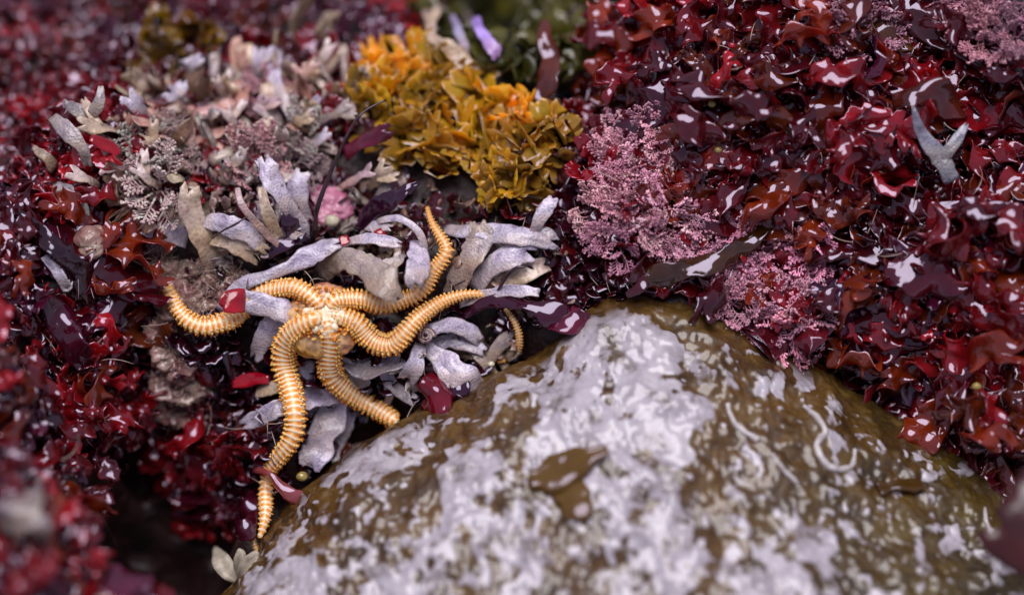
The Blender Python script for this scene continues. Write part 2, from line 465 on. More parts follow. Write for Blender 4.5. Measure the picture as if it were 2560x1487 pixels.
nz = (fbm(q2 * .62 + warp, 4, 22) * 1.15 + fbm(q2 * 2.6 + warp, 4, 23) * .5).reshape(NT_, NS)
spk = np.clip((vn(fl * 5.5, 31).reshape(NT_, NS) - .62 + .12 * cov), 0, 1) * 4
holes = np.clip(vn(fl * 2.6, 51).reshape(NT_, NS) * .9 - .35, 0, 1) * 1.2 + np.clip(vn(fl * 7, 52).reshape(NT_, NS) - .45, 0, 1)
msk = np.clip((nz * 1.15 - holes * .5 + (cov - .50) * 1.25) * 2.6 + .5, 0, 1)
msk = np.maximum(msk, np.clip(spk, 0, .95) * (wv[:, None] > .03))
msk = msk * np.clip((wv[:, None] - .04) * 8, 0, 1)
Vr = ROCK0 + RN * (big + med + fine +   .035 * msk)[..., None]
film = np.ones((NT_, NS, 3))
nf = fbm(fl * .5, 3, 41).reshape(NT_, NS)
olive = np.clip((px - 1900) / 400 + nf, 0, 1)[..., None]
greyp = np.clip(nf * 2.2 - .35, 0, 1)[..., None]
film = film * (1 - olive) + olive * np.array([.75, .95, .65])
film = film * (1 - greyp * .7) + greyp * .7 * np.array([1.3, 1.6, 2.4])
F = []
idx = np.arange(NT_ * NS).reshape(NT_, NS)
F = np.stack([idx[:-1, :-1], idx[:-1, 1:], idx[1:, 1:], idx[1:, :-1]], -1).reshape(-1, 4)
# underside closes the boulder below the weeds
me = bpy.data.meshes.new('boulder')
Vf = Vr.reshape(-1, 3)
org = np.array([0.0, -8.0, -6.0])
cen = np.array([2.0, -6.0, -14.0])
ring = list(idx[0, :]) + list(idx[1:, -1]) + list(idx[-1, -2::-1]) + list(idx[-2:0:-1, 0])
Vall = np.vstack([Vf, cen[None]]) - org
faces = F.tolist() + [(int(ring[i]), int(ring[(i + 1) % len(ring)]), len(Vf)) for i in range(len(ring))]
me.from_pydata((Vall * S).tolist(), [], faces)
me.polygons.foreach_set('use_smooth', [True] * len(me.polygons))
me.materials.append(M_ROCK)
a = me.color_attributes.new('crust', 'FLOAT_COLOR', 'POINT')  # pale mask: crust together with painted sky sheen
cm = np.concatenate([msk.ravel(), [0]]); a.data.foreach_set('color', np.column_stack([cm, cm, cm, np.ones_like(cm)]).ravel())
a = me.color_attributes.new('film', 'FLOAT_COLOR', 'POINT')
fm = np.vstack([film.reshape(-1, 3), [[1, 1, 1]]]); a.data.foreach_set('color', np.column_stack([fm, np.ones(len(fm))]).ravel())
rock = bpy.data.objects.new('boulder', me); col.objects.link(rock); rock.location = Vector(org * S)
tag(rock, 'big wet rock with brown film, pale crust and painted lilac sky sheen, below the star', 'rock')
def rock_at(px_, py_):
    dd = (Pr[..., 0] - px_) ** 2 + (Pr[..., 1] - py_) ** 2
    dd[:NT_ // 2 + 4] = 1e9
    k = np.unravel_index(np.argmin(dd), dd.shape)
    return Vr[k], RN[k]

# ------------------------------------------------------------------ brittle star (lies mouth side up)
WHITE = np.array([1.0, .86, .64]); ORG = np.array([.93, .31, .022]); DORG = np.array([.56, .16, .006]); PALE = np.array([.98, .56, .15])
def star_arm(acc, pts, per, seed=0, nseg_v=24, fade=0.0, sp=None):
    """pts: (px, py, diameter_px, lift)"""
    P3 = np.array([at(p[0], p[1], 0) for p in pts]); 
    P3 = np.array([at(p[0], p[1], p[3]) for p in pts]); R = np.array([p[2] for p in pts], float) * PX * .5
    fine_ = catmull(np.column_stack([P3, R]), 500)
    sl = np.concatenate([[0], np.cumsum(np.linalg.norm(np.diff(fine_[:, :3], axis=0), axis=1))])
    seglen = per * PX
    ns = int(sl[-1] / seglen * 8)
    s = np.linspace(0, sl[-1], ns)
    C = np.column_stack([np.interp(s, sl, fine_[:, k]) for k in range(4)])
    P, R = C[:, :3], C[:, 3]
    T = tangents(P); A = unit(np.cross(T, VIEWN)); B = unit(np.cross(A, T))
    ph = np.linspace(0, 2 * pi, nseg_v, endpoint=False)           # 0 = up
    up = np.cos(ph)[None, :]; side = np.sin(ph)[None, :]
    sj = s / seglen + .22 * vn(np.column_stack([s / seglen * .45, s * 0 + seed, s * 0]), 6)
    aph0 = np.abs(np.where(ph > pi, ph - 2 * pi, ph))[None, :]
    ff = (sj[:, None] - .20 * np.clip(aph0, 0, 1.5) ** 1.3 + .10 * np.sin(ph)[None, :] * (sj[:, None] % 2 > 1)) % 1.0
    ridge = np.where(ff < .62, (ff / .62) ** 1.6, ((1 - ff) / .38) ** .8)
    sideness = np.abs(side) ** 2
    mid = np.exp(-(np.abs(ph - np.where(ph > pi, 2 * pi, 0)) / .26) ** 2)[None, :]
    bulge = (ridge - .5) * (.07 + .24 * sideness) * (1 + .35 * vn(np.column_stack([s / seglen * .9, s * 0 + seed, s * 0 + 5]), 9))[:, None] + .05 * mid
    rr = R[:, None] * (.93 + bulge)
    L = P[:, None] + A[:, None] * (rr * side)[..., None] + B[:, None] * (rr * up * np.where(up > 0, .68, .7))[..., None]
    # markings of the animal; the white midline also paints in its highlight
    aph = np.abs(np.where(ph > pi, ph - 2 * pi, ph))[None, :] + ff * 0
    white = np.clip((ridge - .36) * 2.3, 0, 1)
    dots = np.clip(1 - np.abs(aph - .55) / .42, 0, 1) * 2.2
    col_ = WHITE * white[..., None] + (PALE * (1 - np.clip(dots, 0, 1))[..., None] + ORG * np.clip(dots, 0, 1)[..., None]) * (1 - white)[..., None]
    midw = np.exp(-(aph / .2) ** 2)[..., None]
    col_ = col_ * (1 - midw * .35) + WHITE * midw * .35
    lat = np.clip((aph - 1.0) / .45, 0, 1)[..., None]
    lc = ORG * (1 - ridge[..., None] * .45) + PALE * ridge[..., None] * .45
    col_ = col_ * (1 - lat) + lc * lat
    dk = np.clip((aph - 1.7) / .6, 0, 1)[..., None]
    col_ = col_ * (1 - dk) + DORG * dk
    if fade:
        fd = (np.linspace(0, 1, ns) ** 1.5 * fade)[:, None, None]
        col_ = col_ * (1 - fd) + np.array([.75, .34, .07]) * fd
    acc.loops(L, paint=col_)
    rng = np.random.default_rng(seed)
    i = 5
    while i < ns - 4:
        for sd_ in (-1, 1):
            for hgt, ln in ((.65, .16), (.3, .26), (0, .34), (-.4, .32)):
                a0 = unit(A[i] * sd_ * cos(hgt) + B[i] * sin(hgt))
                b0 = P[i] + a0 * R[i] * .88
                ln_ = ln * R[i] * rng.uniform(.6, 1.5) + .01
                dirn = unit(a0 + T[i] * rng.uniform(-.2, .8) + B[i] * rng.uniform(-.1, .4))
                w0 = R[i] * .17
                c1 = unit(np.cross(dirn, T[i] + 1e-3)); c2 = np.cross(dirn, c1)
                ring_ = [b0 + w0 * (c1 * cos(q_) + c2 * sin(q_)) for q_ in (0, 1.57, 3.14, 4.71)]
                ring2 = [b0 + dirn * ln_ * .6 + w0 * .75 * (c1 * cos(q_) + c2 * sin(q_)) for q_ in (0, 1.57, 3.14, 4.71)]
                tip = b0 + dirn * ln_
                Fs = [(j, (j + 1) % 4, 4 + (j + 1) % 4, 4 + j) for j in range(4)] + [(4 + j, 4 + (j + 1) % 4, 8) for j in range(4)]
                cc = ORG * rng.uniform(.75, 1.15) if hgt < .3 else PALE
                (sp or acc).raw(np.array(ring_ + ring2 + [tip]), Fs, np.clip(cc, 0, 1))
        i += 8
star = Acc(); spn = Acc()
A1 = [(806, 768, 26, 1.15), (792, 752, 36, 1.2), (770, 735, 42, 1.2), (736, 719, 44, 1.15), (693, 722, 45, 1.05), (650, 732, 45, .95), (618, 757, 44, .7), (598, 784, 45, .75), (575, 800, 46, .8), (549, 808, 46, .8), (510, 815, 46, .75), (472, 801, 42, .7), (444, 771, 36, .7), (425, 736, 31, .75), (411, 712, 27, .7), (385, 695, 22, .55), (352, 715, 18, .4), (336, 745, 14, .3)]
A2 = [(822, 770, 26, 1.15), (838, 752, 40, 1.2), (876, 747, 45, 1.15), (915, 750, 46, 1.0), (946, 760, 44, .8), (975, 760, 42, .7), (1008, 750, 40, .7), (1040, 738, 40, .75), (1066, 712, 38, .85), (1082, 680, 37, .9), (1104, 652, 34, .9), (1117, 624, 32, .85), (1104, 596, 27, .8), (1085, 567, 20, .8), (1073, 540, 14, .8), (1068, 518, 10, .75)]
A3 = [(828, 786, 26, 1.15), (862, 793, 44, 1.2), (892, 810, 52, 1.15), (916, 837, 54, 1.05), (944, 858, 54, 1.0), (978, 862, 52, 1.0), (1007, 838, 48, 1.0), (1034, 806, 43, 1.0), (1072, 774, 37, 1.0), (1112, 751, 31, 1.0), (1157, 737, 25, .95), (1196, 735, 20, .9), (1225, 741, 14, .8), (1245, 752, 9, .6)]
A4 = [(815, 800, 26, 1.2), (822, 822, 44, 1.3), (825, 850, 50, 1.35), (823, 885, 54, 1.3), (824, 915, 56, 1.2), (832, 942, 56, 1.15), (861, 973, 52, 1.1), (896, 996, 50, 1.0), (931, 1016, 48, 1.15), (962, 1035, 46, 1.3), (985, 1049, 38, 1.35), (994, 1055, 22, 1.3)]
A5 = [(802, 792, 26, 1.15), (785, 797, 42, 1.25), (753, 812, 50, 1.2), (724, 838, 54, 1.15), (710, 873, 57, 1.1), (709, 910, 58, 1.05), (719, 948, 57, 1.0), (730, 987, 55, 1.0), (736, 1026, 53, 1.0), (737, 1066, 50, .95), (725, 1104, 46, .9), (700, 1139, 42, .85), (678, 1170, 37, .8), (666, 1203, 33, .8), (664, 1243, 34, .8), (664, 1277, 32, .8), (659, 1311, 25, .75), (649, 1344, 12, .7)]
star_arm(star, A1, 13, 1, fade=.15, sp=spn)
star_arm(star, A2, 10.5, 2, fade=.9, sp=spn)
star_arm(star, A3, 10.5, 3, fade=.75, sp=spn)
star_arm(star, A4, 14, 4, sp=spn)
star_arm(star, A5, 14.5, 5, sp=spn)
# puffy five-lobed disc
dc = at(812, 793, .52)
rx = unit(np.cross(np.cross(VIEWN, RT), VIEWN)); ry = unit(np.cross(VIEWN, rx))
nth, nr = 96, 26
th = np.linspace(0, 2 * pi, nth, endpoint=False)
def ang_of(p):
    q_ = at(p[0], p[1], .9) - dc
    return math.atan2(q_ @ ry, q_ @ rx)
arms_a = [ang_of(p) for p in ((745, 722), (900, 748), (915, 832), (823, 880), (722, 842))]
rad = np.full(nth, .92)
dip = np.zeros(nth)
for a_ in arms_a:
    dd = np.abs((th - a_ + pi) % (2 * pi) - pi)
    dip = np.maximum(dip, np.exp(-(dd / .26) ** 2))
rad = 1.0 - .16 * dip
rad = rad * (1 + .12 * np.cos(th + pi / 2 + .2))
L = []
PT = []
for k_ in range(nr):
    e = -1.1 + (k_ / (nr - 1)) * (pi / 2 + 1.1 - .03)
    rr = rad * max(0.02, cos(e)) ** .45
    hh = .40 * np.sign(sin(e)) * abs(sin(e)) ** 1.4 * (1 - .35 * dip)
    p_ = dc + rx * (rr * np.cos(th))[:, None] + ry * (rr * np.sin(th))[:, None] + VIEWN * hh[:, None]
    nzz = fbm(p_ * 2.6, 3, 8) * .06 + fbm(p_ * 11, 3, 9) * .07
    p_ = p_ + unit(p_ - dc) * nzz[:, None]
    L.append(p_)
    pk = np.clip(fbm(p_ * 1.5, 2, 14) * 2.6 - .25, 0, 1)[:, None]
    bt = np.clip(fbm(p_ * 6, 4, 13) * 2.2 + .45, 0, 1)[:, None]
    c_ = np.array([.34, .13, .02]) * (1 - bt) + np.array([.74, .40, .11]) * bt
    c_ = c_ * (1 - pk * .75) + np.array([.55, .20, .14]) * pk * .75
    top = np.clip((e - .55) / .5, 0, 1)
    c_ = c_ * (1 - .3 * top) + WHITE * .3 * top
    PT.append(c_)
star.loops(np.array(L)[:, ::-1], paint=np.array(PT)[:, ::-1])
# cream plates where the arms meet
L = []; PT = []
for e in np.linspace(-.5, pi / 2 - .04, 12):
    rr = (.40 + .22 * np.array([max(math.exp(-(((q_ - a_ + pi) % (2 * pi) - pi) / .3) ** 2) for a_ in arms_a) for q_ in th])) * cos(e) ** .6
    p_ = at(810, 784, 1.0) + rx * (rr * np.cos(th))[:, None] + ry * (rr * np.sin(th))[:, None] + VIEWN * (.17 * sin(e) - .01)
    p_ = p_ + VIEWN * (fbm(p_ * 9, 2, 19) * .07)[:, None]
    mt = np.clip(fbm(p_ * 7, 2, 20) * 2 + .3, 0, 1)[:, None]
    L.append(p_); PT.append(WHITE * (1 - mt * .6) + PALE * mt * .6)
star.loops(np.array(L)[:, ::-1], paint=np.array(PT)[:, ::-1])
# jaws round the mouth: short double plates in cream between the arms, and knobs along the arm bases
rng = np.random.default_rng(3)
ctop = at(810, 784, 1.1)
for kk, a_ in enumerate(sorted(arms_a)):
    b_ = sorted(arms_a)[(kk + 1) % 5]
    m_ = a_ + ((b_ - a_) % (2 * pi)) / 2
    for da, r0, r1, rw in ((-.20, .13, .42, .085), (.20, .13, .42, .085), (0, .34, .52, .09)):
        d0 = rx * cos(m_ + da) + ry * sin(m_ + da)
        pp = np.array([ctop + d0 * r0 * .8 - VIEWN * .10, ctop + d0 * (r0 + r1) * .5 + VIEWN * .0, ctop + d0 * r1 - VIEWN * .08])
        C_ = catmull(pp, 8); tube(star, C_, rw * np.array([.3, .7, .95, 1.05, 1, .95, .7, .25]), 8, paint=WHITE * .97)
    for _ in range(16):
        r_ = rng.uniform(.30, .72); m2 = m_ + rng.uniform(-.45, .45)
        d0 = rx * cos(m2) + ry * sin(m2); b0 = ctop + d0 * r_ - VIEWN * .12
        tube(star, np.array([b0, b0 + VIEWN * .06 + d0 * .02, b0 + VIEWN * .12 + d0 * .05]), [rng.uniform(.03, .055), .035, .012], 6, paint=ORG if rng.random() < .6 else PALE)
st = bpy.data.objects.new('brittle_star', None); st.empty_display_size = .01; col.objects.link(st); st.location = Vector(dc * S)
finish('body', star, M_STAR, parent=st)
finish('spines', spn, M_STAR, parent=st)
tag(st, 'orange and cream banded brittle star with five curling arms on grey fronds', 'brittle star')
# star-shaped mouth
mo = Acc()
arr = []
for q_ in np.linspace(0, 2 * pi, 40, endpoint=False):
    mi = min(abs((q_ - a_ + pi) % (2 * pi) - pi) for a_ in arms_a)
    arr.append(.07 + .17 * math.exp(-(mi / .30) ** 2))
arr = np.array(arr); q_ = np.linspace(0, 2 * pi, 40, endpoint=False)
Lm = [ctop + (rx * (arr * sc_ * np.cos(q_))[:, None] + ry * (arr * sc_ * np.sin(q_))[:, None]) + VIEWN * hz for sc_, hz in ((.9, -.25), (1.05, -.06), (.9, .015), (.5, -.06), (.1, -.12))]
mo.loops(np.array(Lm))
k = NT('mouth_orange'); k.set(Base_Color=(.50, .26, .02, 1), Roughness=.25); 
finish('mouth', mo, k.m, parent=st)

# other brittle star arms that peep out of the weeds
def small_arm(pts, label, per=9, fade=.3, seed=0):
    a = Acc(); star_arm(a, pts, per, seed, 14, fade)
    tag(finish('brittle_star', a, M_STAR), label, 'brittle star')
small_arm([(366, 822, 8, .5), (376, 846, 13, .8), (390, 880, 16, .85), (399, 915, 15, .75), (404, 945, 12, .6), (418, 970, 9, .4)], 'thin yellow arm tip of a hidden brittle star hanging below glossy red fronds', seed=11)
small_arm([(1262, 772, 10, .5), (1284, 800, 15, .7), (1298, 840, 17, .7), (1294, 876, 16, .65), (1272, 896, 12, .5), (1245, 905, 8, .35)], 'dull orange spiny arm of a hidden brittle star curling beside the rock edge', per=8, fade=1, seed=12)
small_arm([(628, 1338, 14, .4), (634, 1356, 16, .45), (642, 1374, 14, .4), (650, 1390, 10, .2)], 'short orange arm stub of a brittle star just above three beige buds', per=7, fade=.6, seed=13)

# ------------------------------------------------------------------ named fronds round the star
def frond(name, label, cat, ribs, mat, rgba=(1, 1, 1), group=None, tips=(), **kw):
    o = None
    if len(ribs) + len(tips) > 1:
        o = bpy.data.objects.new(name, None); o.empty_display_size = .005; col.objects.link(o); o.location = Vector(at(*ribs[0][0][:2], 0) * S)
    for i, r in enumerate(ribs):
        a = Acc()
        ribbon(a, r, seed=(hash_(name + label) + i * 7) % 97, **kw)
        b = finish(name if o is None else 'blade', a, mat, rgba=rgba, parent=o)
    if o is None: o = b
    tag(o, label, cat, group)
    for i, r in enumerate(tips):
        b = Acc(); kk = dict(kw); kk['th'] = kw.get('th', .07) * 1.12; kk['wob'] = .05; kk['fork'] = .3; kk['rough_'] = 0
        ribbon(b, r, seed=i + 3, **kk)
        t = finish('tip', b, M_TIP, parent=o)
        t['label'] = 'glossy scarlet tip without grey crust'
    return o
def hash_(s_):
    h = 7
    for ch in s_: h = (h * 31 + ord(ch)) % 100003
    return h
LAV = (1.12, 1.08, 1.22); TAN = (.95, .84, .70); LIGHT = (1.36, 1.30, 1.42); PALEC = (1.05, .96, .86)
RD = (.10, .006, .012); WN = (.075, .005, .018); PU = (.05, .008, .035); OB = (.15, .030, .008); BR = (.26, .008, .012); MG = (.16, .004, .03); DK = (.03, .003, .008)
grey = [
 ('lacy grey crusted frond arching above the upper arm, hairy base and red tip', [[(548, 775, 26, .3), (575, 735, 32, .7), (612, 705, 34, .95), (665, 690, 32, 1.05), (722, 668, 32, 1.05), (762, 643, 46, 1.1), (800, 624, 52, 1.2), (838, 608, 38, 1.3), (858, 600, 26, 1.3)]], LAV, [[(850, 604, 26, 1.31), (862, 599, 27, 1.31), (873, 595, 20, 1.3)]]),
 ('Y-shaped grey frond with a square red tip laid over the star arm', [[(745, 800, 44, .7), (712, 785, 60, 1.1), (680, 772, 62, 1.35), (648, 760, 62, 1.45), (618, 752, 56, 1.5), (596, 748, 50, 1.5)], [(722, 790, 40, .75), (690, 800, 58, 1.0), (665, 835, 60, 1.0), (646, 870, 52, .95), (632, 902, 34, .8)]], LAV, [[(612, 752, 58, 1.52), (592, 752, 62, 1.53), (570, 757, 56, 1.5), (552, 768, 28, 1.45)]]),
 ('broad greyish tan frond with a knobbly end laid over the far arm', [[(800, 690, 40, .4), (835, 655, 62, 1.0), (880, 648, 66, 1.4), (920, 665, 72, 1.6), (955, 700, 74, 1.75), (985, 735, 50, 1.7), (1000, 752, 26, 1.6)], [(940, 670, 30, 1.5), (985, 655, 32, 1.6), (1008, 630, 26, 1.6)]], TAN, []),
 ('short lilac grey blade standing against the outer arm curve', [[(1040, 600, 30, .8), (1048, 635, 56, 1.4), (1042, 672, 66, 1.65), (1036, 705, 56, 1.65), (1044, 730, 30, 1.5)]], LIGHT, []),
 ('rolled grey frond lying level above the tan knobbly frond', [[(850, 618, 16, .7), (890, 602, 26, 1.1), (935, 598, 30, 1.2), (985, 606, 28, 1.2), (1006, 612, 14, 1.1)]], LIGHT, []),
 ('thin grey frond arched like a handle behind the curled outer arm', [[(930, 575, 10, .4), (950, 553, 18, .9), (985, 545, 20, 1.2), (1025, 560, 20, 1.2), (1055, 595, 22, 1.1), (1064, 640, 18, .8)]], LIGHT, []),
 ('forked grey frond with a purple end just below the orange arm bend', [[(1050, 862, 30, .5), (1042, 895, 42, .95), (1030, 930, 54, 1.05), (1016, 958, 52, .95)]], LAV, []),
 ('wide lilac frond fanning down to the upper rock edge', [[(1062, 865, 30, .5), (1095, 895, 52, .85), (1135, 925, 70, .9), (1178, 962, 80, .9), (1222, 1000, 74, .8)], [(1080, 880, 26, .6), (1110, 925, 40, .8), (1135, 965, 44, .75)]], LIGHT, []),
 ('lilac frond rolled into a tube beside the coiled maroon shell', [[(1060, 832, 24, .6), (1095, 815, 36, 1.0), (1140, 815, 40, 1.05), (1178, 832, 38, .9), (1205, 855, 24, .7)]], LIGHT, []),
 ('smooth grey blade under the tube-like lilac frond', [[(1080, 860, 24, .4), (1130, 850, 44, .6), (1180, 862, 46, .65), (1215, 880, 26, .55)]], LAV, []),
 ('dark grey blade showing between the two lower bent arms', [[(860, 905, 40, .3), (895, 915, 66, .55), (935, 915, 80, .6), (985, 905, 60, .55), (1010, 890, 40, .4)], [(905, 905, 44, .4), (890, 945, 60, .5), (870, 975, 40, .45)]], (.85, .85, .95), []),
 ('grey forked frond with narrow fingers right under the dark grey blade', [[(960, 905, 24, .5), (972, 945, 36, .7), (1000, 980, 38, .7), (1040, 1005, 30, .6)], [(970, 950, 20, .6), (975, 985, 24, .65), (968, 1015, 16, .5)]], LAV, []),
 ('long purple grey frond with split end hanging below the star', [[(868, 890, 40, .2), (860, 940, 56, .4), (846, 990, 72, .6), (828, 1040, 84, .75), (806, 1088, 84, .8), (785, 1135, 76, .8), (768, 1172, 60, .7)], [(868, 980, 40, .4), (868, 1020, 56, .55), (856, 1065, 60, .65), (838, 1112, 54, .7), (822, 1155, 40, .65)]], (1.1, 1.06, 1.22), []),
 ('lilac blade crossing under the long banded lower arm', [[(850, 985, 40, .4), (800, 992, 50, .6), (745, 1005, 56, .5), (690, 1020, 50, .6), (640, 1045, 40, .55), (600, 1066, 22, .45)]], LAV, []),
 ('small lilac frond with wine red flap and one scarlet tip, left of the lower arm', [[(735, 950, 24, .5), (700, 962, 38, .75), (660, 972, 40, .75), (622, 978, 26, .6)]], PALEC, [[(672, 950, 20, .95), (640, 946, 32, 1.0), (608, 952, 34, 1.0), (580, 962, 18, .9)]]),
 ('grey blade in shade between the disc and long lower arm', [[(770, 900, 30, .2), (765, 940, 46, .4), (762, 980, 40, .4), (768, 1010, 20, .3)]], (.7, .72, .85), []),
 ('tall lilac frond with a long pointed wine red tip above the star', [[(765, 605, 30, .4), (745, 560, 46, .8), (720, 510, 54, 1.1), (690, 460, 58, 1.3), (668, 415, 46, 1.5), (662, 385, 28, 1.6)], [(700, 470, 20, 1.2), (660, 420, 22, 1.4), (640, 398, 14, 1.4)]], LIGHT, []),
 ('thick speckled cream grey frond leaning upright left of centre', [[(545, 680, 50, .3), (528, 640, 62, .6), (505, 590, 66, .9), (485, 540, 68, 1.1), (470, 490, 60, 1.3), (476, 455, 40, 1.4)]], PALEC, []),
 ('lilac grey frond lying level across the speckled upright one', [[(505, 555, 30, .7), (550, 555, 50, .9), (600, 572, 56, .9), (640, 600, 50, .8), (660, 620, 30, .6)]], LIGHT, []),
 ('cream frond forked at one end under the level lilac frond', [[(530, 600, 30, .6), (575, 605, 50, .8), (620, 625, 52, .75), (655, 650, 40, .6)], [(600, 615, 24, .7), (640, 612, 34, .8), (672, 628, 22, .7)]], PALEC, []),
 ('thin pinkish tan frond snaking down past the tall lilac frond', [[(594, 470, 16, 1.3), (605, 510, 18, 1.3), (632, 550, 20, 1.1), (665, 585, 20, .9), (705, 615, 16, .7)]], (1.15, .85, .75), []),
 ('upright cream frond just left of the tall lilac frond', [[(705, 605, 26, .4), (680, 560, 30, .8), (662, 510, 30, 1.1), (655, 465, 20, 1.2)]], PALEC, []),
 ('cream blade behind the black stalk base', [[(770, 560, 30, .3), (755, 510, 40, .6), (745, 460, 50, .9), (760, 425, 40, 1.1)]], LIGHT, []),
 ('pale grey frond pointing at the dark red weeds at far end of shaded gap', [[(470, 600, 40, .3), (430, 585, 46, .5), (385, 582, 36, .6), (350, 575, 20, .6)]], LAV, []),
 ('flat tan frond with blunt end, first one right of the curled outer arm', [[(1130, 740, 40, .3), (1150, 690, 60, .5), (1180, 640, 70, .6), (1200, 590, 66, .7), (1195, 550, 40, .8)]], (.95, .82, .70), []),
 ('large pale lilac blade leaning towards the pink tufts', [[(1180, 720, 40, .3), (1220, 670, 64, .6), (1265, 640, 80, .8), (1310, 630, 70, .85), (1345, 640, 36, .8)]], LIGHT, []),
 ('grey tan blade below the large pale lilac blade', [[(1200, 730, 36, .3), (1260, 700, 56, .5), (1320, 680, 60, .6), (1370, 655, 40, .6)]], PALEC, []),
 ('lilac blade with toothed edge under the yellow seaweed', [[(1110, 570, 24, .3), (1160, 575, 40, .6), (1230, 580, 50, .7), (1300, 590, 56, .7), (1370, 600, 60, .7), (1400, 610, 30, .6)]], LAV, []),
 ('small pale lilac blade raised at the end of the toothed lilac one', [[(1330, 590, 26, .5), (1350, 550, 38, .8), (1372, 510, 40, 1.0), (1385, 490, 24, 1.0)]], LIGHT, []),
 ('lilac blade lying along the dark wine strap', [[(1150, 765, 16, .5), (1215, 735, 26, .9), (1290, 728, 30, 1.0), (1350, 735, 22, .9)]], LIGHT, []),
 ('beige forked frond tucked behind the dull orange arm', [[(1215, 920, 24, .3), (1235, 880, 34, .5), (1260, 850, 44, .6), (1290, 840, 30, .6)], [(1225, 930, 20, .3), (1195, 890, 32, .5), (1170, 870, 20, .5)]], TAN, []),
 ('Y-shaped bluish grey frond alone in the dark right-hand weeds', [[(2378, 455, 40, .9), (2362, 420, 48, 1.2), (2345, 385, 50, 1.3), (2318, 350, 40, 1.35), (2296, 310, 28, 1.35), (2282, 265, 8, 1.3)], [(2352, 400, 34, 1.25), (2378, 370, 34, 1.35), (2402, 335, 26, 1.4), (2418, 306, 8, 1.4)]], (.62, .66, .74), []),
 ('grey hook-shaped frond with bristly rim near a red two-lobed tip', [[(235, 330, 40, .3), (222, 300, 50, .8), (200, 275, 40, 1.0), (170, 262, 24, 1.2), (156, 250, 12, 1.3)], [(228, 290, 36, .9), (245, 255, 28, 1.2), (252, 215, 14, 1.4)]], (.8, .75, .68), []),
 ('brownish grey frond below the hook-shaped one with bristles', [[(130, 292, 24, 1.0), (160, 320, 40, 1.1), (190, 350, 42, 1.1), (212, 385, 32, 1.0), (222, 420, 24, .8)]], (.85, .78, .72), [[(225, 345, 20, 1.1), (255, 358, 34, 1.2), (282, 372, 30, 1.2), (298, 388, 14, 1.2)]]),
 ('fuzzy brown frond tip below the bristly grey pair', [[(140, 420, 30, .5), (118, 395, 34, .8), (95, 378, 26, .9), (82, 365, 12, .9)]], (.75, .6, .4), []),
 ('grey leaf edge among red blades near the dark cave', [[(110, 640, 16, .6), (150, 690, 30, .9), (165, 720, 28, .9), (178, 700, 14, .9)]], LAV, []),
 ('dusty grey strip next to the scarlet-tipped hooked fronds base', [[(130, 460, 20, .4), (170, 480, 34, .6), (200, 510, 34, .6), (215, 545, 20, .5)]], (.7, .72, .7), []),
 ('bleached branching frond between yellow seaweed and olive gap', [[(1060, -10, 36, .6), (1075, 40, 30, .8), (1080, 90, 28, 1.0), (1120, 120, 40, 1.0), (1160, 150, 44, .9), (1190, 180, 30, .8)], [(1130, 120, 26, .9), (1145, 160, 26, .9), (1130, 195, 18, .8)], [(1075, 60, 24, .9), (1090, 30, 28, 1.0), (1096, 10, 20, 1.0)]], PALEC, []),
 ('bright violet frond slanting beside the olive gap', [[(1185, 45, 22, 1.2), (1200, 75, 34, 1.3), (1218, 100, 34, 1.3), (1235, 125, 44, 1.3), (1245, 150, 26, 1.1)]], (1.2, .9, 2.0), []),  # violet highlight put into this frond's colour
 ('dull lilac frond next to the bright violet one', [[(1130, 40, 16, .8), (1145, 75, 22, .9), (1160, 110, 22, .9), (1166, 140, 14, .8)]], (1, .95, 1.3), []),
 ('blurred cream and grey crusted lump frond low in the near corner', [[(20, 1330, 60, .5), (45, 1270, 90, 1.0), (70, 1215, 90, 1.2), (60, 1180, 50, 1.2)], [(60, 1290, 40, .8), (95, 1310, 50, 1.1), (115, 1350, 30, 1.0)]], (.72, .66, .6), []),
 ('three-pronged pale frond deep behind the yellow seaweed left edge', [[(690, 130, 26, .6), (680, 180, 40, .8), (700, 240, 40, .8), (740, 300, 40, .7)], [(720, 290, 26, .7), (770, 270, 30, .9), (800, 240, 20, 1.0)]], LIGHT, []),
]
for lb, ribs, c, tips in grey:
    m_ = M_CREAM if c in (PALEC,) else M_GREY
    frond('encrusted_frond', lb, 'seaweed', ribs, m_, c, 'seaweed fronds under pale crust', tips, th=.038, n=15, cup=(.10 if hash_(lb) % 3 else -.14), ruff=.14, wob=.24, fork=(.9 if hash_(lb) % 4 else .4), rough_=.02)
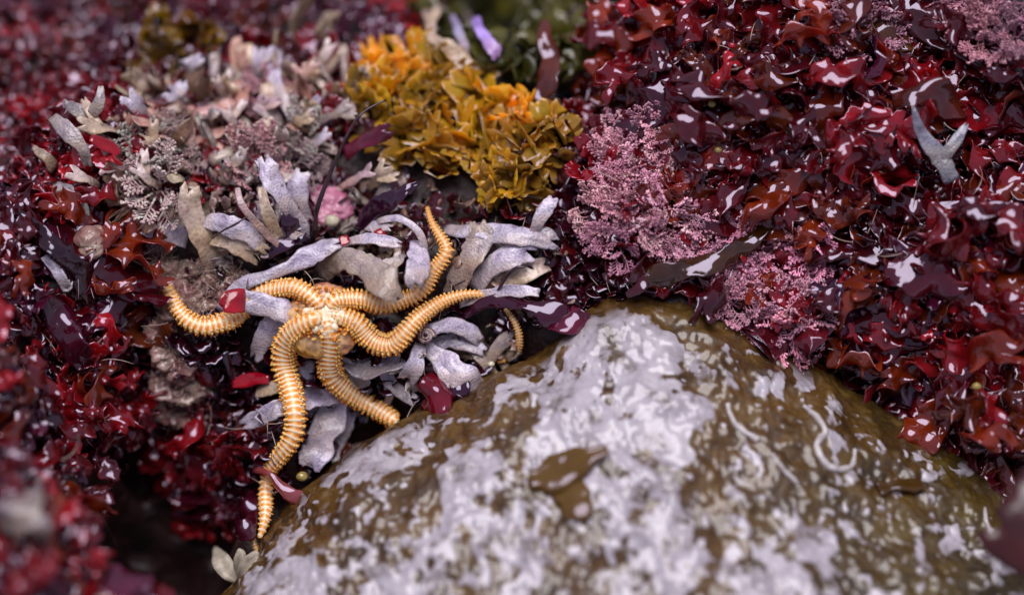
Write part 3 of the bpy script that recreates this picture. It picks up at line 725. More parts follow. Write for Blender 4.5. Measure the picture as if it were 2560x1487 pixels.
reds = [
 ('long dark purple strap leaning down towards the left edge weeds', [[(45, 530, 30, .5), (95, 580, 44, .9), (150, 630, 60, 1.0), (200, 690, 64, 1.0), (245, 760, 50, .9)]], DK, {}),
 ('broad wine red frond with finger tips laid over the upper star arm tip', [[(240, 650, 60, .6), (300, 690, 90, .95), (350, 705, 70, 1.15), (395, 708, 44, 1.25), (415, 722, 20, 1.15)], [(300, 710, 60, .9), (350, 728, 50, 1.1), (395, 745, 34, 1.2), (425, 752, 22, 1.15)], [(255, 670, 70, .7), (290, 750, 90, .7), (330, 810, 60, .7)]], RD, {}),
 ('flat maroon blade with a large sky reflection, beside the broad fingered frond', [[(330, 700, 50, .5), (270, 755, 90, .85), (225, 800, 110, .9), (190, 835, 50, .7)]], WN, {}),
 ('long plum strap ending in a point near the dark cave', [[(110, 730, 50, .9), (145, 790, 80, 1.1), (175, 860, 84, 1.0), (205, 910, 50, .8), (222, 935, 18, .6)]], WN, {}),
 ('orange brown blade curled under the fingered frond', [[(300, 820, 40, .6), (350, 850, 60, .9), (400, 840, 50, 1.0), (430, 815, 24, 1.0)]], OB, {}),
 ('rusty blade lying in shadow at the left of the sponge', [[(280, 1030, 24, .5), (320, 1025, 46, .8), (370, 1045, 44, .8), (405, 1060, 20, .6)]], OB, {}),
 ('deep purple pointed frond with lilac sheen under the yellow seaweed', [[(890, 575, 40, .5), (935, 528, 46, 1.0), (975, 500, 48, 1.3), (1015, 474, 36, 1.5), (1050, 455, 12, 1.5)]], PU, {}),
 ('magenta frond with notched tip beside the thin bent black stalk', [[(860, 385, 40, .8), (895, 362, 48, 1.1), (935, 342, 50, 1.3), (968, 330, 44, 1.4), (985, 322, 26, 1.4)]], MG, {'fork': 1}),
 ('lone narrow purple strap standing between cream fronds', [[(660, 640, 20, .5), (700, 615, 34, .8), (740, 600, 32, .9), (768, 590, 14, .9)]], PU, {}),
 ('plum blade with sheen at the foot of the tall lilac frond', [[(770, 610, 24, .4), (745, 590, 40, .8), (722, 560, 40, 1.0), (710, 530, 20, 1.0)]], PU, {}),
 ('long wine strap arching from orange arm tip to the rock', [[(1148, 800, 12, .6), (1190, 768, 26, 1.0), (1250, 752, 36, 1.2), (1320, 760, 44, 1.1), (1390, 785, 60, .9), (1430, 800, 70, .7), (1460, 800, 40, .6)]], (.07, .006, .025), {}),
 ('glossy dark red flap with a sky glint on the upper rock edge', [[(1370, 800, 40, .6), (1410, 800, 70, .9), (1450, 800, 64, .9), (1480, 790, 24, .8)]], MG, {}),
 ('rounded crimson blade between lilac fans and the rock', [[(1100, 925, 50, .5), (1090, 965, 96, 1.0), (1078, 1005, 100, 1.1), (1060, 1035, 50, .9)]], (.22, .006, .02), {}),
 ('plum blade tucked under the wide lilac fan', [[(1130, 930, 30, .6), (1145, 970, 56, .9), (1140, 1005, 40, .9)]], PU, {}),
 ('small crimson flap touching the shortest arm end', [[(985, 1050, 20, .6), (975, 1085, 50, .8), (950, 1110, 46, .8), (930, 1125, 20, .6)]], RD, {}),
 ('rust red blade pinched between purple frond and rock', [[(880, 1210, 20, .5), (870, 1165, 50, .8), (868, 1125, 30, 1.0), (874, 1105, 8, 1.1)]], OB, {}),
 ('dark wine blade lying beside the lower arm, with long glint', [[(560, 880, 24, .5), (590, 930, 56, .7), (615, 975, 60, .7), (640, 1010, 24, .6)]], DK, {}),
 ('wine red leaf pair reaching left over the dark cave', [[(560, 1230, 40, .6), (500, 1240, 60, .9), (450, 1245, 50, .9), (415, 1245, 14, .9)], [(550, 1270, 30, .6), (500, 1278, 44, .8), (450, 1285, 30, .8), (425, 1285, 10, .7)]], WN, {}),
 ('plump maroon leaf beside the narrow end of the lower arm', [[(640, 1230, 30, .6), (610, 1260, 60, .8), (565, 1275, 64, .9), (520, 1270, 50, .8), (495, 1262, 20, .7)]], WN, {}),
 ('round wine leaf standing beside the tapering arm end', [[(640, 1260, 14, .6), (625, 1300, 36, .9), (605, 1325, 60, 1.0), (592, 1345, 30, .9)]], WN, {}),
 ('pinkish translucent stem crossing the narrow arm with bead ends', [[(640, 1170, 22, .9), (675, 1185, 12, 1.3), (700, 1215, 22, 1.3), (740, 1240, 30, 1.1), (790, 1250, 26, .9), (815, 1240, 14, .9)]], (.32, .09, .10), {'th': .2}),
 ('huge dark red wing-shaped blade above the pink tufts', [[(1640, 110, 30, .3), (1655, 180, 70, .8), (1640, 250, 110, .9), (1590, 310, 120, .8), (1530, 350, 100, .6), (1480, 375, 40, .5)]], WN, {}),
 ('rust red blade with a pale curled rim below the olive gap', [[(1340, 255, 20, .6), (1370, 200, 70, 1.0), (1375, 140, 60, 1.2), (1360, 80, 44, 1.4), (1362, 45, 20, 1.4)]], OB, {}),
 ('twisting brown red strap arching over the pink tufts like a handle', [[(1800, 400, 30, .5), (1805, 340, 44, 1.0), (1830, 300, 50, 1.3), (1880, 280, 52, 1.4), (1930, 285, 50, 1.3), (1970, 320, 40, 1.0), (1985, 360, 24, .7)]], OB, {}),
 ('orange red blade with a bright rim standing in front of pink tufts', [[(1700, 475, 30, .6), (1720, 445, 60, 1.0), (1755, 410, 60, 1.2), (1800, 385, 60, 1.1), (1830, 370, 20, .9)]], (.30, .02, .01), {}),
 ('dark ribbed strap of brown weed running down to the rock top', [[(1990, 500, 20, .8), (1930, 545, 44, 1.0), (1860, 610, 50, 1.1), (1790, 650, 50, 1.1), (1700, 680, 46, 1.0), (1620, 695, 44, .8), (1560, 700, 20, .6)]], (.085, .032, .006), {'ruff': .7}),
 ('three-pointed dark red blade lying on the pink tufts', [[(1738, 530, 12, .8), (1760, 560, 60, 1.0), (1800, 570, 56, 1.0), (1845, 575, 30, .8), (1870, 560, 14, .8)]], (.12, .004, .01), {}),
 ('broad crimson blade with split sky reflections in right-hand weeds', [[(2210, 680, 40, .6), (2260, 685, 100, 1.0), (2330, 685, 110, 1.1), (2400, 690, 90, .9), (2440, 690, 30, .7)]], (.12, .005, .015), {}),
 ('smooth violet-tinged lobe beside lower pink tufts', [[(2030, 780, 40, .5), (2060, 740, 70, 1.0), (2085, 715, 60, 1.2), (2100, 700, 24, 1.2)], [(2060, 740, 40, 1.0), (2110, 770, 60, 1.1), (2140, 800, 30, .9)]], PU, {}),
 ('swollen wine blade with a mirror-like patch just below the smooth violet lobe', [[(2120, 800, 40, .6), (2180, 800, 90, 1.0), (2250, 795, 110, 1.1), (2310, 800, 90, .9), (2340, 810, 30, .7)]], RD, {}),
 ('purple red lobe hanging over the rock side', [[(2130, 800, 50, .8), (2140, 845, 80, 1.0), (2130, 890, 60, .9), (2110, 920, 24, .7)]], WN, {}),
 ('rust blade with a round hole close to the rock side', [[(2230, 960, 40, .6), (2250, 920, 70, .9), (2300, 900, 60, 1.0), (2345, 860, 30, .9)]], OB, {}),
 ('wide mirror-bright wine blade beside the blade near the rock side', [[(2140, 900, 40, .6), (2180, 915, 70, 1.0), (2220, 900, 60, 1.1), (2260, 860, 50, 1.0), (2320, 850, 24, .8)]], WN, {}),
 ('angular plum blade at the rock side, lowest of the purple ones', [[(2230, 1000, 50, .6), (2260, 970, 90, .9), (2310, 960, 90, .9), (2350, 985, 40, .7)]], PU, {}),
 ('forked rust frond nearest the lower right rock side', [[(2280, 1040, 30, .6), (2310, 1010, 50, 1.0), (2345, 970, 50, 1.2), (2330, 900, 40, 1.2), (2340, 870, 20, 1.2)]], OB, {}),
 ('dark brown red blade hanging above the Y-shaped grey frond', [[(2230, 250, 30, .6), (2290, 235, 70, 1.0), (2360, 250, 90, 1.0), (2420, 280, 60, .9)]], (.12, .018, .008), {}),
 ('amber brown blade under the top pink tufts', [[(2150, 80, 30, .6), (2190, 90, 70, .9), (2240, 105, 70, .9), (2290, 115, 30, .7)]], (.16, .055, .012), {}),
 ('wide strap with long lilac reflection running across the top pink tufts', [[(2240, -20, 60, .8), (2265, 20, 80, 1.0), (2300, 60, 70, 1.0), (2350, 100, 56, .9), (2390, 120, 24, .8)]], (.10, .02, .02), {}),
 ('scarlet blade glowing near the right edge', [[(2420, 600, 30, .7), (2435, 560, 60, 1.1), (2450, 530, 60, 1.2), (2480, 515, 24, 1.1)]], BR, {}),
]
for lb, ribs, c, kw in reds:
    kk = dict(th=.045, cup=.18, ruff=.5, wob=.3, n=15, fork=.5, rough_=.02); kk.update(kw)
    if 'ruff' not in kw and len(ribs) > 2: kk['ruff'] = .3
    frond('red_seaweed', lb, 'seaweed', ribs, M_RED, c, 'single red seaweed blades', **kk)

# ------------------------------------------------------------------ small named things
def tube_thing(name, label, cat, pts, mat, k=8, knob=0, **kw):
    a = Acc(); P3 = np.array([at(p[0], p[1], p[3]) for p in pts]); C = catmull(np.column_stack([P3, [p[2] * PX * .5 for p in pts]]), len(pts) * 9)
    R = np.clip(C[:, 3], .008, 9)
    if knob: R = R * (1 + knob * vn(np.column_stack([np.arange(len(R)) * .5, R * 0, R * 0]), 2))
    tube(a, C[:, :3], R, k)
    return tag(finish(name, a, mat, **kw), label, cat)
tube_thing('weed_stalk', 'thin bent black stalk rising from the cream fronds to the yellow seaweed', 'stalk', [(780, 615, 14, .5), (787, 570, 13, 1.0), (795, 515, 12, 1.5), (815, 460, 11, 1.9), (842, 395, 9, 2.2), (875, 325, 7, 2.4), (910, 280, 6, 2.4), (965, 250, 5, 2.2)], M_STALK, knob=.2)
tube_thing('weed_tendril', 'short hooked dark tendril above the orange arm tip', 'tendril', [(1238, 738, 7, .8), (1256, 708, 9, 1.2), (1274, 683, 10, 1.5), (1292, 669, 9, 1.6), (1312, 668, 4, 1.6)], M_STALK)
tube_thing('filament', 'brown hair-thin stem lying across the cream fronds', 'stem', [(530, 596, 5, .9), (560, 575, 5, 1.2), (590, 560, 6, 1.3), (620, 540, 3, 1.3)], M_STALK)
for pts, lb in (([(2010, 1010, 16, 0), (2035, 1050, 22, 0), (2060, 1085, 24, 0), (2042, 1110, 22, 0), (2060, 1150, 24, 0), (2100, 1170, 22, 0), (2135, 1155, 20, 0), (2140, 1120, 16, 0)], 'long looping white worm tube on the rock'),
                ([(1825, 1000, 16, 0), (1840, 1040, 20, 0), (1865, 1070, 24, 0), (1900, 1095, 22, 0)], 'short bent white worm tube on the brown part of the rock'),
                ([(1930, 1130, 10, 0), (1955, 1165, 14, 0), (1985, 1195, 18, 0), (2000, 1205, 12, 0)], 'straight thin grey worm tube below the looping one'),
                ([(2460, 1270, 10, 0), (2465, 1300, 18, 0), (2480, 1330, 20, 0), (2475, 1350, 12, 0)], 'small curled worm tube near the lower right rock end')):
    a = Acc(); Q3 = []
    for p in pts:
        v_, n_ = rock_at(p[0], p[1]); Q3.append(np.append(v_ + n_ * .01, p[2] * PX * .42))
    C = catmull(np.array(Q3), 40); tube(a, C[:, :3] + .02 * np.stack([vn(C[:, :3] * 5, q_) for q_ in (1, 2, 3)], 1), np.clip(C[:, 3] * .9 * (1 + .3 * vn(C[:, :3] * 6, 4)), .02, 1), 8)
    tag(finish('worm_tube', a, M_WORM), lb, 'worm tube', 'worm tubes on the rock')
def ico(acc, c, r, sq=(1, 1, 1), seed=0, amp=.1, m=14, n=18, paint=None):
    e = np.linspace(-pi / 2 + .05, pi / 2 - .05, m); t = np.linspace(0, 2 * pi, n, endpoint=False)
    D_ = np.stack([np.cos(e)[:, None] * np.cos(t), np.cos(e)[:, None] * np.sin(t), np.sin(e)[:, None] + 0 * t], -1)
    rr = r * (1 + amp * fbm(D_.reshape(-1, 3) * 1.8 + seed, 3 if m < 30 else 5, seed).reshape(m, n))
    acc.loops(c + D_ * rr[..., None] * np.array(sq))
beads = [(755, 1190, 13, M_BEAD, 'round olive amber bead beside the purple split frond end'), (830, 552, 17, M_PALE, 'pale cream bead at the foot of the black stalk'),
         (487, 488, 16, M_PALE, 'pale oval bead on the speckled cream frond'), (1365, 150, 8, M_PALE, 'tiny cream dot on the rust red blade by the olive gap'),
         (1730, 24, 9, M_PALE, 'tiny cream dot on red weeds at the top edge'), (1780, 260, 9, M_BEAD, 'tiny yellow dot in red weeds above the handle strap'),
         (1796, 375, 9, M_BEAD, 'tiny amber dot in front of the handle strap'), (2441, 965, 11, M_BEAD, 'tiny yellow dot in rust weeds near the right edge'),
         (1065, 845, 0, M_SHELL, ''), (950, 585, 15, M_TIP, 'round scarlet bud between the arched handle frond and purple frond'), (1228, 910, 8, M_PALE, 'tiny white shell chip at the upper rock edge'),
         (1830, 115, 9, M_TIP, 'tiny red bud among the weeds at the top')]
for x_, y_, r_, m_, lb in beads:
    if not r_: continue
    a = Acc(); ico(a, at(x_, y_, 1.0), r_ * PX, (1.15, .95, .9), seed=int(x_) % 50, amp=.12)
    tag(finish('bead', a, m_), lb, 'bead')
# coiled shell
a = Acc(); c0 = at(1065, 842, .95); t_ = np.linspace(0, 4.6 * pi, 70); rr = .20 * np.exp(-t_ * .085)
C = c0 + np.outer(rr * np.cos(t_), rx) + np.outer(rr * np.sin(t_), ry) + np.outer(t_ * .012, VIEWN)
tube(a, C, np.clip(rr * .42, .015, 1), 8, up=VIEWN)
tag(finish('coiled_shell', a, M_SHELL), 'small coiled maroon and white shell beside the rolled lilac frond', 'shell')
# beige buds
bud = bpy.data.objects.new('beige_bud', None); bud.empty_display_size = .005; col.objects.link(bud); bud.location = Vector(at(590, 1452, 0) * S)
for pts in ([(590, 1452, 14, .5), (572, 1428, 46, .8), (552, 1398, 44, 1.0), (538, 1368, 6, 1.1)], [(596, 1452, 14, .5), (612, 1430, 44, .85), (630, 1402, 42, 1.0), (642, 1378, 6, 1.1)], [(596, 1440, 14, .4), (600, 1410, 30, .7), (602, 1385, 28, .8), (596, 1370, 6, .9)]):
    a = Acc(); ribbon(a, pts, th=.16, cup=-.35, wob=.02); finish('blade', a, M_BUD, parent=bud)
tag(bud, 'beige bud with three pointed leaves at the lower rock edge', 'seaweed')
# soft pink tan sponge beside the star
def lumps(name, label, cat, cs, mat, rgba=None, lift=.15, amp=.35, fuzz=False):
    a = Acc(); hair = Acc(); rg = np.random.default_rng(hash_(label))
    for x_, y_, r_ in cs:
        if fuzz:
            c_ = at(x_, y_, lift)
            for _ in range(90):
                d_ = unit(rg.normal(size=3) + np.array([0, -.3, .8])); b_ = c_ + d_ * r_ * PX * rg.uniform(.6, .95); e_ = b_ + (d_ + rg.normal(0, .5, 3)) * rg.uniform(.08, .22)
                tube(hair, np.array([b_, (b_ + e_) / 2 + rg.normal(0, .02, 3), e_]), [.012, .011, .005], 4)
        ico(a, at(x_, y_, lift) - np.array([0, 0, .1]), r_ * PX, (1.15, 1.15, .75), seed=int(rg.integers(99)), amp=amp, m=40, n=50)
    o = finish(name, a, mat, rgba=rgba)
    if fuzz: tag(finish('fuzz', hair, M_HAIR, parent=o), None, None, kind='stuff')
    return tag(o, label, cat)
lumps('sponge', 'fuzzy pinkish tan sponge crust between the fingered red frond and the star', 'sponge', [(430, 690, 50), (480, 720, 56), (455, 760, 44), (530, 700, 50), (560, 740, 40), (500, 770, 36), (590, 690, 30), (420, 860, 44), (450, 900, 50), (430, 950, 50), (470, 960, 40), (440, 1010, 44), (480, 1030, 40), (410, 820, 34), (400, 655, 34), (510, 690, 40)], M_SPONGE, amp=.8, fuzz=True)
lumps('sponge', 'salmon pink sea squirt lump between grey and red weeds, left of the cream fronds', 'sea squirt', [(222, 590, 32), (228, 615, 26), (240, 575, 18)], M_SPONGE, lift=.6, amp=.2)
lumps('sponge', 'bright pink crusted lump behind the black stalk base', 'coralline crust', [(800, 490, 34), (835, 500, 38), (815, 530, 34), (860, 520, 24), (770, 480, 20)], plain('hot_pink_crust', (.42, .10, .20), (.62, .26, .36), .35, 300), lift=.3, amp=.3)
# kelp scrap on rock
a = Acc()
def rock_ribbon(acc, pts, th=.05, n=7, seed=0):
    Q3 = []
    Nn = []
    for p in pts:
        v_, n_ = rock_at(p[0], p[1]); Q3.append(np.append(v_ + n_ * p[3], p[2] * PX * .8)); Nn.append(n_)
    C = catmull(np.array(Q3), 30); NN = unit(catmull(np.array(Nn), 30)); P = C[:, :3]; W = C[:, 3] * (1 + .55 * vn(C[:, :3] * 3.5, 5 + seed)); T = tangents(P); A_ = unit(np.cross(T, NN))
    v = np.linspace(-1, 1, n)
    G = P[:, None] + A_[:, None] * (W[:, None] * v)[..., None] + NN[:, None] * (.03 * np.sin(v * 3 + seed) + .03 * vn(P * 3, 7)[:, None] + .03 * W[:, None] * v ** 2)[..., None]
    sheet(acc, G, th)
rock_ribbon(a, [(1330, 1205, 50, .08), (1380, 1195, 50, .15), (1430, 1175, 56, .2), (1480, 1150, 34, .22), (1520, 1135, 20, .2)])
rock_ribbon(a, [(1400, 1190, 40, .1), (1430, 1230, 50, .12), (1445, 1270, 46, .1), (1440, 1310, 30, .08)], seed=2)
tag(finish('kelp_scrap', a, M_YEL, rgba=(.22, .12, .012)), 'torn golden brown kelp scrap lying in the middle of the rock', 'seaweed')
a = Acc(); rock_ribbon(a, [(2200, 1215, 20, .1), (2240, 1212, 26, .15), (2285, 1218, 26, .15), (2305, 1222, 14, .1)])
tag(finish('kelp_scrap', a, M_YEL, rgba=(.14, .07, .01)), 'narrow brown kelp sliver on the right part of the rock', 'seaweed')
a = Acc(); rock_ribbon(a, [(2480, 1560, 120, 2.5), (2520, 1480, 150, 3.4), (2560, 1420, 130, 3.6), (2610, 1380, 60, 3.2)])
tag(finish('red_seaweed', a, plain('dull_red_blade', (.035, .005, .007), (.07, .010, .010), .3, 90), rgba=(.10, .02, .02)), 'blurred dull red blade over the bottom right corner of the rock', 'seaweed')

# ------------------------------------------------------------------ plants in numbers
R_BIG = [plant_mesh('red_seaweed', 100 + i, M_RED, parts=True, nb=6, L=(.95, 1.6), W=(.36, .62), el=(.1, .75), th=.07, roll=.4, A=(.3, .8), lobes=(2, 4), cleft=(.1, .35), curl=(-.6, 1.9), ruffle=(.2, .42), nu=32, nv=25, frill=.085) for i in range(7)]
R_SML = [plant_mesh('leafy_red_tuft', 200 + i, M_RED, nb=13, L=(.4, .85), W=(.12, .26), el=(.15, 1.0), th=.05, spread=.5, roll=.5, A=(.2, .8), lobes=(2, 4), cleft=(.15, .45), curl=(-.8, 1.4), ruffle=(.1, .3), nu=16, nv=15) for i in range(5)]
R_STR = [plant_mesh('red_seaweed', 300 + i, M_RED, parts=True, nb=5, L=(1.3, 2.0), W=(.14, .26), el=(.1, .7), th=.06, A=(.05, .25), lobes=(1, 2), cleft=(.1, .3), curl=(-.5, 1.6), ruffle=(.05, .16), nu=22, nv=9, stalk=.5) for i in range(4)]
YEL = [plant_mesh('yellow_seaweed', 400 + i, M_YEL, nb=9, L=(.6, 1.0), W=(.26, .42), el=(.2, 1.25), th=.035, A=(.4, .9), lobes=(3, 4), cleft=(.35, .6), curl=(-1.1, 1.1), ruffle=(.15, .34), nu=18, nv=21, point=.6, frill=.04) for i in range(4)]
CRM = [plant_mesh('bleached_seaweed', 500 + i, M_CREAM, nb=7, L=(.7, 1.3), W=(.14, .3), el=(.1, .9), th=.12, A=(.1, .6), lobes=(1, 3), cleft=(.1, .5), curl=(-.6, 1.1), ruffle=(.02, .15), nu=14, nv=9, stalk=.45) for i in range(5)]
def coral_mesh(seed):
    rng = np.random.default_rng(seed); acc = Acc()
    for i in range(11):
        az = i * 2.4 + rng.uniform(-.3, .3); el = rng.uniform(.2, 1.1)
        R = rotm(az, el, rng.uniform(-.7, .7)); Ls = rng.uniform(.7, 1.15)
        base = np.array([cos(az), sin(az), 0]) * rng.uniform(0, .35)
        def seg(p0, p1, r0, r1):
            P = np.array([p0, p0 * .6 + p1 * .4, p1, p1 + (p1 - p0) * .08]); P = P @ R.T + base
            tube(acc, P, [r0, r0 * .9, r1, r1 * .35], 5, up=np.array([.31, .47, .83]))
        bend = rng.uniform(-.35, .35); n = 7
        pts = [np.array([Ls * k / n, bend * (k / n) ** 2 * Ls, .12 * (k / n) ** 2]) for k in range(n + 1)]
        for k in range(n):
            seg(pts[k], pts[k + 1], .028, .040)
            if k > 1:
                for sd in (-1, 1):
                    ln = Ls * (.36 - .02 * abs(k - 4)) * rng.uniform(.8, 1.15) * (1 - .35 * (k == n - 1))
                    dr = np.array([cos(.85), sd * sin(.85), rng.uniform(-.1, .25)])
                    q = pts[k + 1] if k < n - 1 else pts[k]
                    mid = q + dr * ln * .55
                    seg(q, mid, .024, .034)
                    for fk in (-.35, .35):
                        dd = np.array([cos(.85 * sd + fk), sin(.85 * sd + fk), rng.uniform(0, .3)])
                        seg(mid, mid + dd * ln * .45, .024, .044)
        for fk in (-.3, 0, .3):
            seg(pts[-1], pts[-1] + np.array([cos(fk), sin(fk), .1]) * .13, .024, .046)
    return mesh_from('coralline_tuft', acc.verts(), acc.F, [M_PINK])
def ruffled_mesh(seed, nrib=3):
    rng = np.random.default_rng(seed); pm = []
    for i in range(nrib):
        a_ = 2 * pi * i / nrib + rng.uniform(-.7, .7); Ln = rng.uniform(1.5, 2.6); m = 60; n = 17
        t = np.linspace(0, 1, m); turn = a_ + rng.uniform(-1.6, 1.6) * t + .5 * np.sin(t * rng.uniform(4, 8) + rng.uniform(0, 6))
        ds = Ln / (m - 1); x = np.cumsum(np.cos(turn)) * ds; y = np.cumsum(np.sin(turn)) * ds
        z = .12 + .55 * np.sin(t * pi * rng.uniform(.6, 1.1)) ** 1.2 + .12 * np.sin(t * rng.uniform(7, 12) + rng.uniform(0, 6))
        P = np.stack([x, y, z], 1); T = tangents(P); A = unit(np.cross(T, np.array([0, 0, 1.0]))); B = unit(np.cross(A, T))
        tw = rng.uniform(-.5, .5) + .5 * np.sin(t * rng.uniform(3, 7) + rng.uniform(0, 6))
        A2 = A * np.cos(tw)[:, None] + B * np.sin(tw)[:, None]; B2 = B * np.cos(tw)[:, None] - A * np.sin(tw)[:, None]
        v = np.linspace(-1, 1, n)
        W = rng.uniform(.25, .40) * (.35 + .65 * np.sin(np.clip(t * 1.15, 0, 1) * pi * .62 + .25)) * (1 + .12 * np.sin(t * 23 + seed))
        av = np.abs(v)[None, :]; sv = np.sign(v)[None, :]
        fr = rng.uniform(10, 17); ph = rng.uniform(0, 6)
        zz = W[:, None] * (.85 * av ** 1.6 * np.sin(fr * t[:, None] + sv * 1.3 + ph) + .25 * av ** 3 * np.sin(fr * 2.3 * t[:, None] + ph * 2 + sv))
        ww = W[:, None] * v[None] * (1 + .16 * np.sin(fr * .8 * t[:, None] + ph + sv))
        cl = np.exp(-((v - .1) / .3) ** 2) * .6 + .15 * v ** 2
        G = P[:, None] + A2[:, None] * ww[..., None] + B2[:, None] * zz[..., None] - T[-1] * ((t ** 6)[:, None] * cl[None] * W.max() * 2.2)[..., None]
        b_ = Acc(); sheet(b_, G, .055); pm.append(mesh_from('blade', b_.verts(), b_.F, [M_RED]))
    return ('red_seaweed', pm)
RUF = [ruffled_mesh(700 + i) for i in range(9)]
BRN = [plant_mesh('branching_seaweed', 550 + i, M_CREAM, nb=9, L=(.8, 1.5), W=(.07, .12), el=(.2, 1.2), th=.09, spread=.4, A=(.05, .5), lobes=(1, 3), cleft=(.2, .6), curl=(-.9, 1.3), ruffle=(.02, .1), nu=18, nv=9, stalk=.8, frill=.01) for i in range(4)]
COR = [coral_mesh(600 + i) for i in range(4)]

LM = {'the star disc': (810, 790), 'the yellow patch centre': (1130, 250), 'the black stalk': (840, 400), 'the olive gap': (1300, 60), 'the upper pink tufts': (1620, 480), 'the lower pink tufts': (1930, 680), 'the top pink tufts': (2380, 40),
      'the Y-shaped grey frond': (2345, 370), 'the rock top': (1640, 760), 'the handle-shaped strap': (1880, 290), 'the dark cave': (350, 1270), 'the hook-shaped grey frond': (200, 290), 'the fingered red frond': (330, 710),
      'the scarlet blade near the frame edge': (2450, 550), 'the split-reflection crimson blade': (2330, 680), 'the yellow dot': (2441, 965), 'the rock side': (2250, 1040), 'the pinkish sponge': (470, 750), 'the speckled cream frond': (500, 570), 'the beige buds': (590, 1410),
      'the wing-shaped red blade': (1600, 280), 'the mirror-bright blade': (2230, 860), 'the narrow arm end': (660, 1280), 'the lower-left frame corner': (60, 1440), 'the upper-left frame corner': (40, 40), 'the violet frond': (1225, 110), 'the brown ribbed strap': (1800, 650), 'the amber brown blade': (2220, 100), 'the far edge of the rock': (2540, 1200), 'the salmon lump': (225, 600)}
USED = {}
def make_label(px, py, colour, noun):
    ds = sorted((math.hypot(px - a, py - b), n) for n, (a, b) in LM.items())
    for d_, n in ds[:3]:
        a, b = LM[n]; dx, dy = px - a, py - b
        an = math.degrees(math.atan2(-dy, dx)) % 360
        rel = ['to the right of', 'above and right of', 'just above', 'above and left of', 'to the left of', 'below and left of', 'just below', 'below and right of'][int((an + 22.5) // 45) % 8]
        lb = f'{colour} {noun} {rel} {n}'
        if lb not in USED: USED[lb] = 1; return lb
    n2 = ds[1][1]; n1 = ds[0][1]
    lb = f'{colour} {noun} between {n1} and {n2}'
    if lb not in USED: USED[lb] = 1; return lb
    USED[lb] += 1
    k_ = ["", "", "second", "third", "fourth", "fifth", "sixth", "seventh", "eighth", "ninth", "tenth"][min(USED[lb], 10)]
    return f'{k_} {colour} {noun.split()[-1]} between {n1} and {n2}'
prng = np.random.default_rng(77)
def blocked(px, py, mg=12):
    if py > rock_edge_y(px) - mg and 440 < px < 2760: return True
    return False
def place(mesh, px, py, scale, rgba, label, group, cat='seaweed', lift=.05, tilt=.45):
    p = at(px, py, lift); n = nrm(p[0], p[1])
    n = unit(n * 1.0 + np.array([0, -.25, .5]) + prng.normal(0, tilt * .4, 3))
    q = Vector(n).to_track_quat('Z', 'Y'); q = q @ Matrix.Rotation(prng.uniform(0, 6.28), 3, 'Z').to_quaternion()
    kids = []
    if isinstance(mesh, tuple):
        o = bpy.data.objects.new(mesh[0], None); o.empty_display_size = .005
        for bm_ in mesh[1]:
            b_ = bpy.data.objects.new('blade', bm_); b_.parent = o; b_.color = (*rgba, 1); col.objects.link(b_)
    else: o = bpy.data.objects.new(mesh.name.split('.')[0], mesh)
    col.objects.link(o)
    o.rotation_mode = 'QUATERNION'; o.rotation_quaternion = q; o.location = Vector(p * S); s_ = scale * prng.uniform(.85, 1.15); o.scale = (s_,) * 3
    o.color = (*rgba, 1)
    return tag(o, label, cat, group)
COLN = {'wine red': (.22, .010, .014), 'maroon': (.12, .007, .013), 'rust red': (.25, .034, .007), 'purple': (.11, .008, .034), 'crimson': (.35, .010, .018), 'brown red': (.15, .024, .007), 'near-black red': (.03, .004, .007)}
STARPTS = [(p[0], p[1]) for A_ in (A1[4:], A2, A3, A4, A5) for p in A_]
def near_star(x, y, d): return any((x - a) ** 2 + (y - b) ** 2 < d * d for a, b in STARPTS)
def scatter(zone, n, meshes, scale, colours, noun, group, cat='seaweed', mind=60, lift=.05, excl=(), seed=0, keep=62):
    """zone: list of (cx, cy, rx, ry) ellipses in the frame the plants grow in"""
    rg = np.random.default_rng(seed); pts = []
    wts = np.array([z[2] * z[3] for z in zone], float); wts /= wts.sum()
    tries = 0
    while len(pts) < n and tries < n * 60:
        tries += 1
        z = zone[rg.choice(len(zone), p=wts)]; a_ = rg.uniform(0, 6.283); r_ = sqrt(rg.random())
        x_, y_ = z[0] + cos(a_) * r_ * z[2], z[1] + sin(a_) * r_ * z[3]
        if blocked(x_, y_, 70 if isinstance(meshes[0], tuple) else 12) or not (-120 < x_ < 2680 and -120 < y_ < 1600): continue
        if any(((x_ - e[0]) / e[2]) ** 2 + ((y_ - e[1]) / e[3]) ** 2 < 1 for e in excl): continue
        if near_star(x_, y_, keep): continue
        md = mind * (1 - .5 * tries / (n * 60))
        if any((x_ - a) ** 2 + (y_ - b) ** 2 < md * md for a, b in pts): continue
        pts.append((x_, y_))
    for x_, y_ in pts:
        cn = colours[int(rg.integers(len(colours)))]
        c = COLN[cn] if isinstance(cn, str) else cn[1]
        fj = rg.uniform(.7, 1.3); c = tuple(v * fj * rg.uniform(.94, 1.06) for v in c)
        nm = cn if isinstance(cn, str) else cn[0]
        place(meshes[int(rg.integers(len(meshes)))], x_, y_, scale * rg.uniform(.85, 1.2), c, make_label(x_, y_, nm, noun), group, cat, lift)
STAR_EX = (820, 870, 470, 260)
CENTRE_EX = (830, 620, 560, 260)
arng = np.random.default_rng(5)
_an = [(250, 470), (330, 420), (300, 330), (380, 300), (420, 380), (455, 270), (500, 400), (520, 320), (560, 250), (600, 430), (590, 340), (640, 300), (690, 380), (650, 210), (730, 330), (770, 380), (760, 230), (820, 300), (800, 180), (560, 460), (400, 470), (850, 470), (920, 470), (470, 200), (340, 220), (880, 560)]
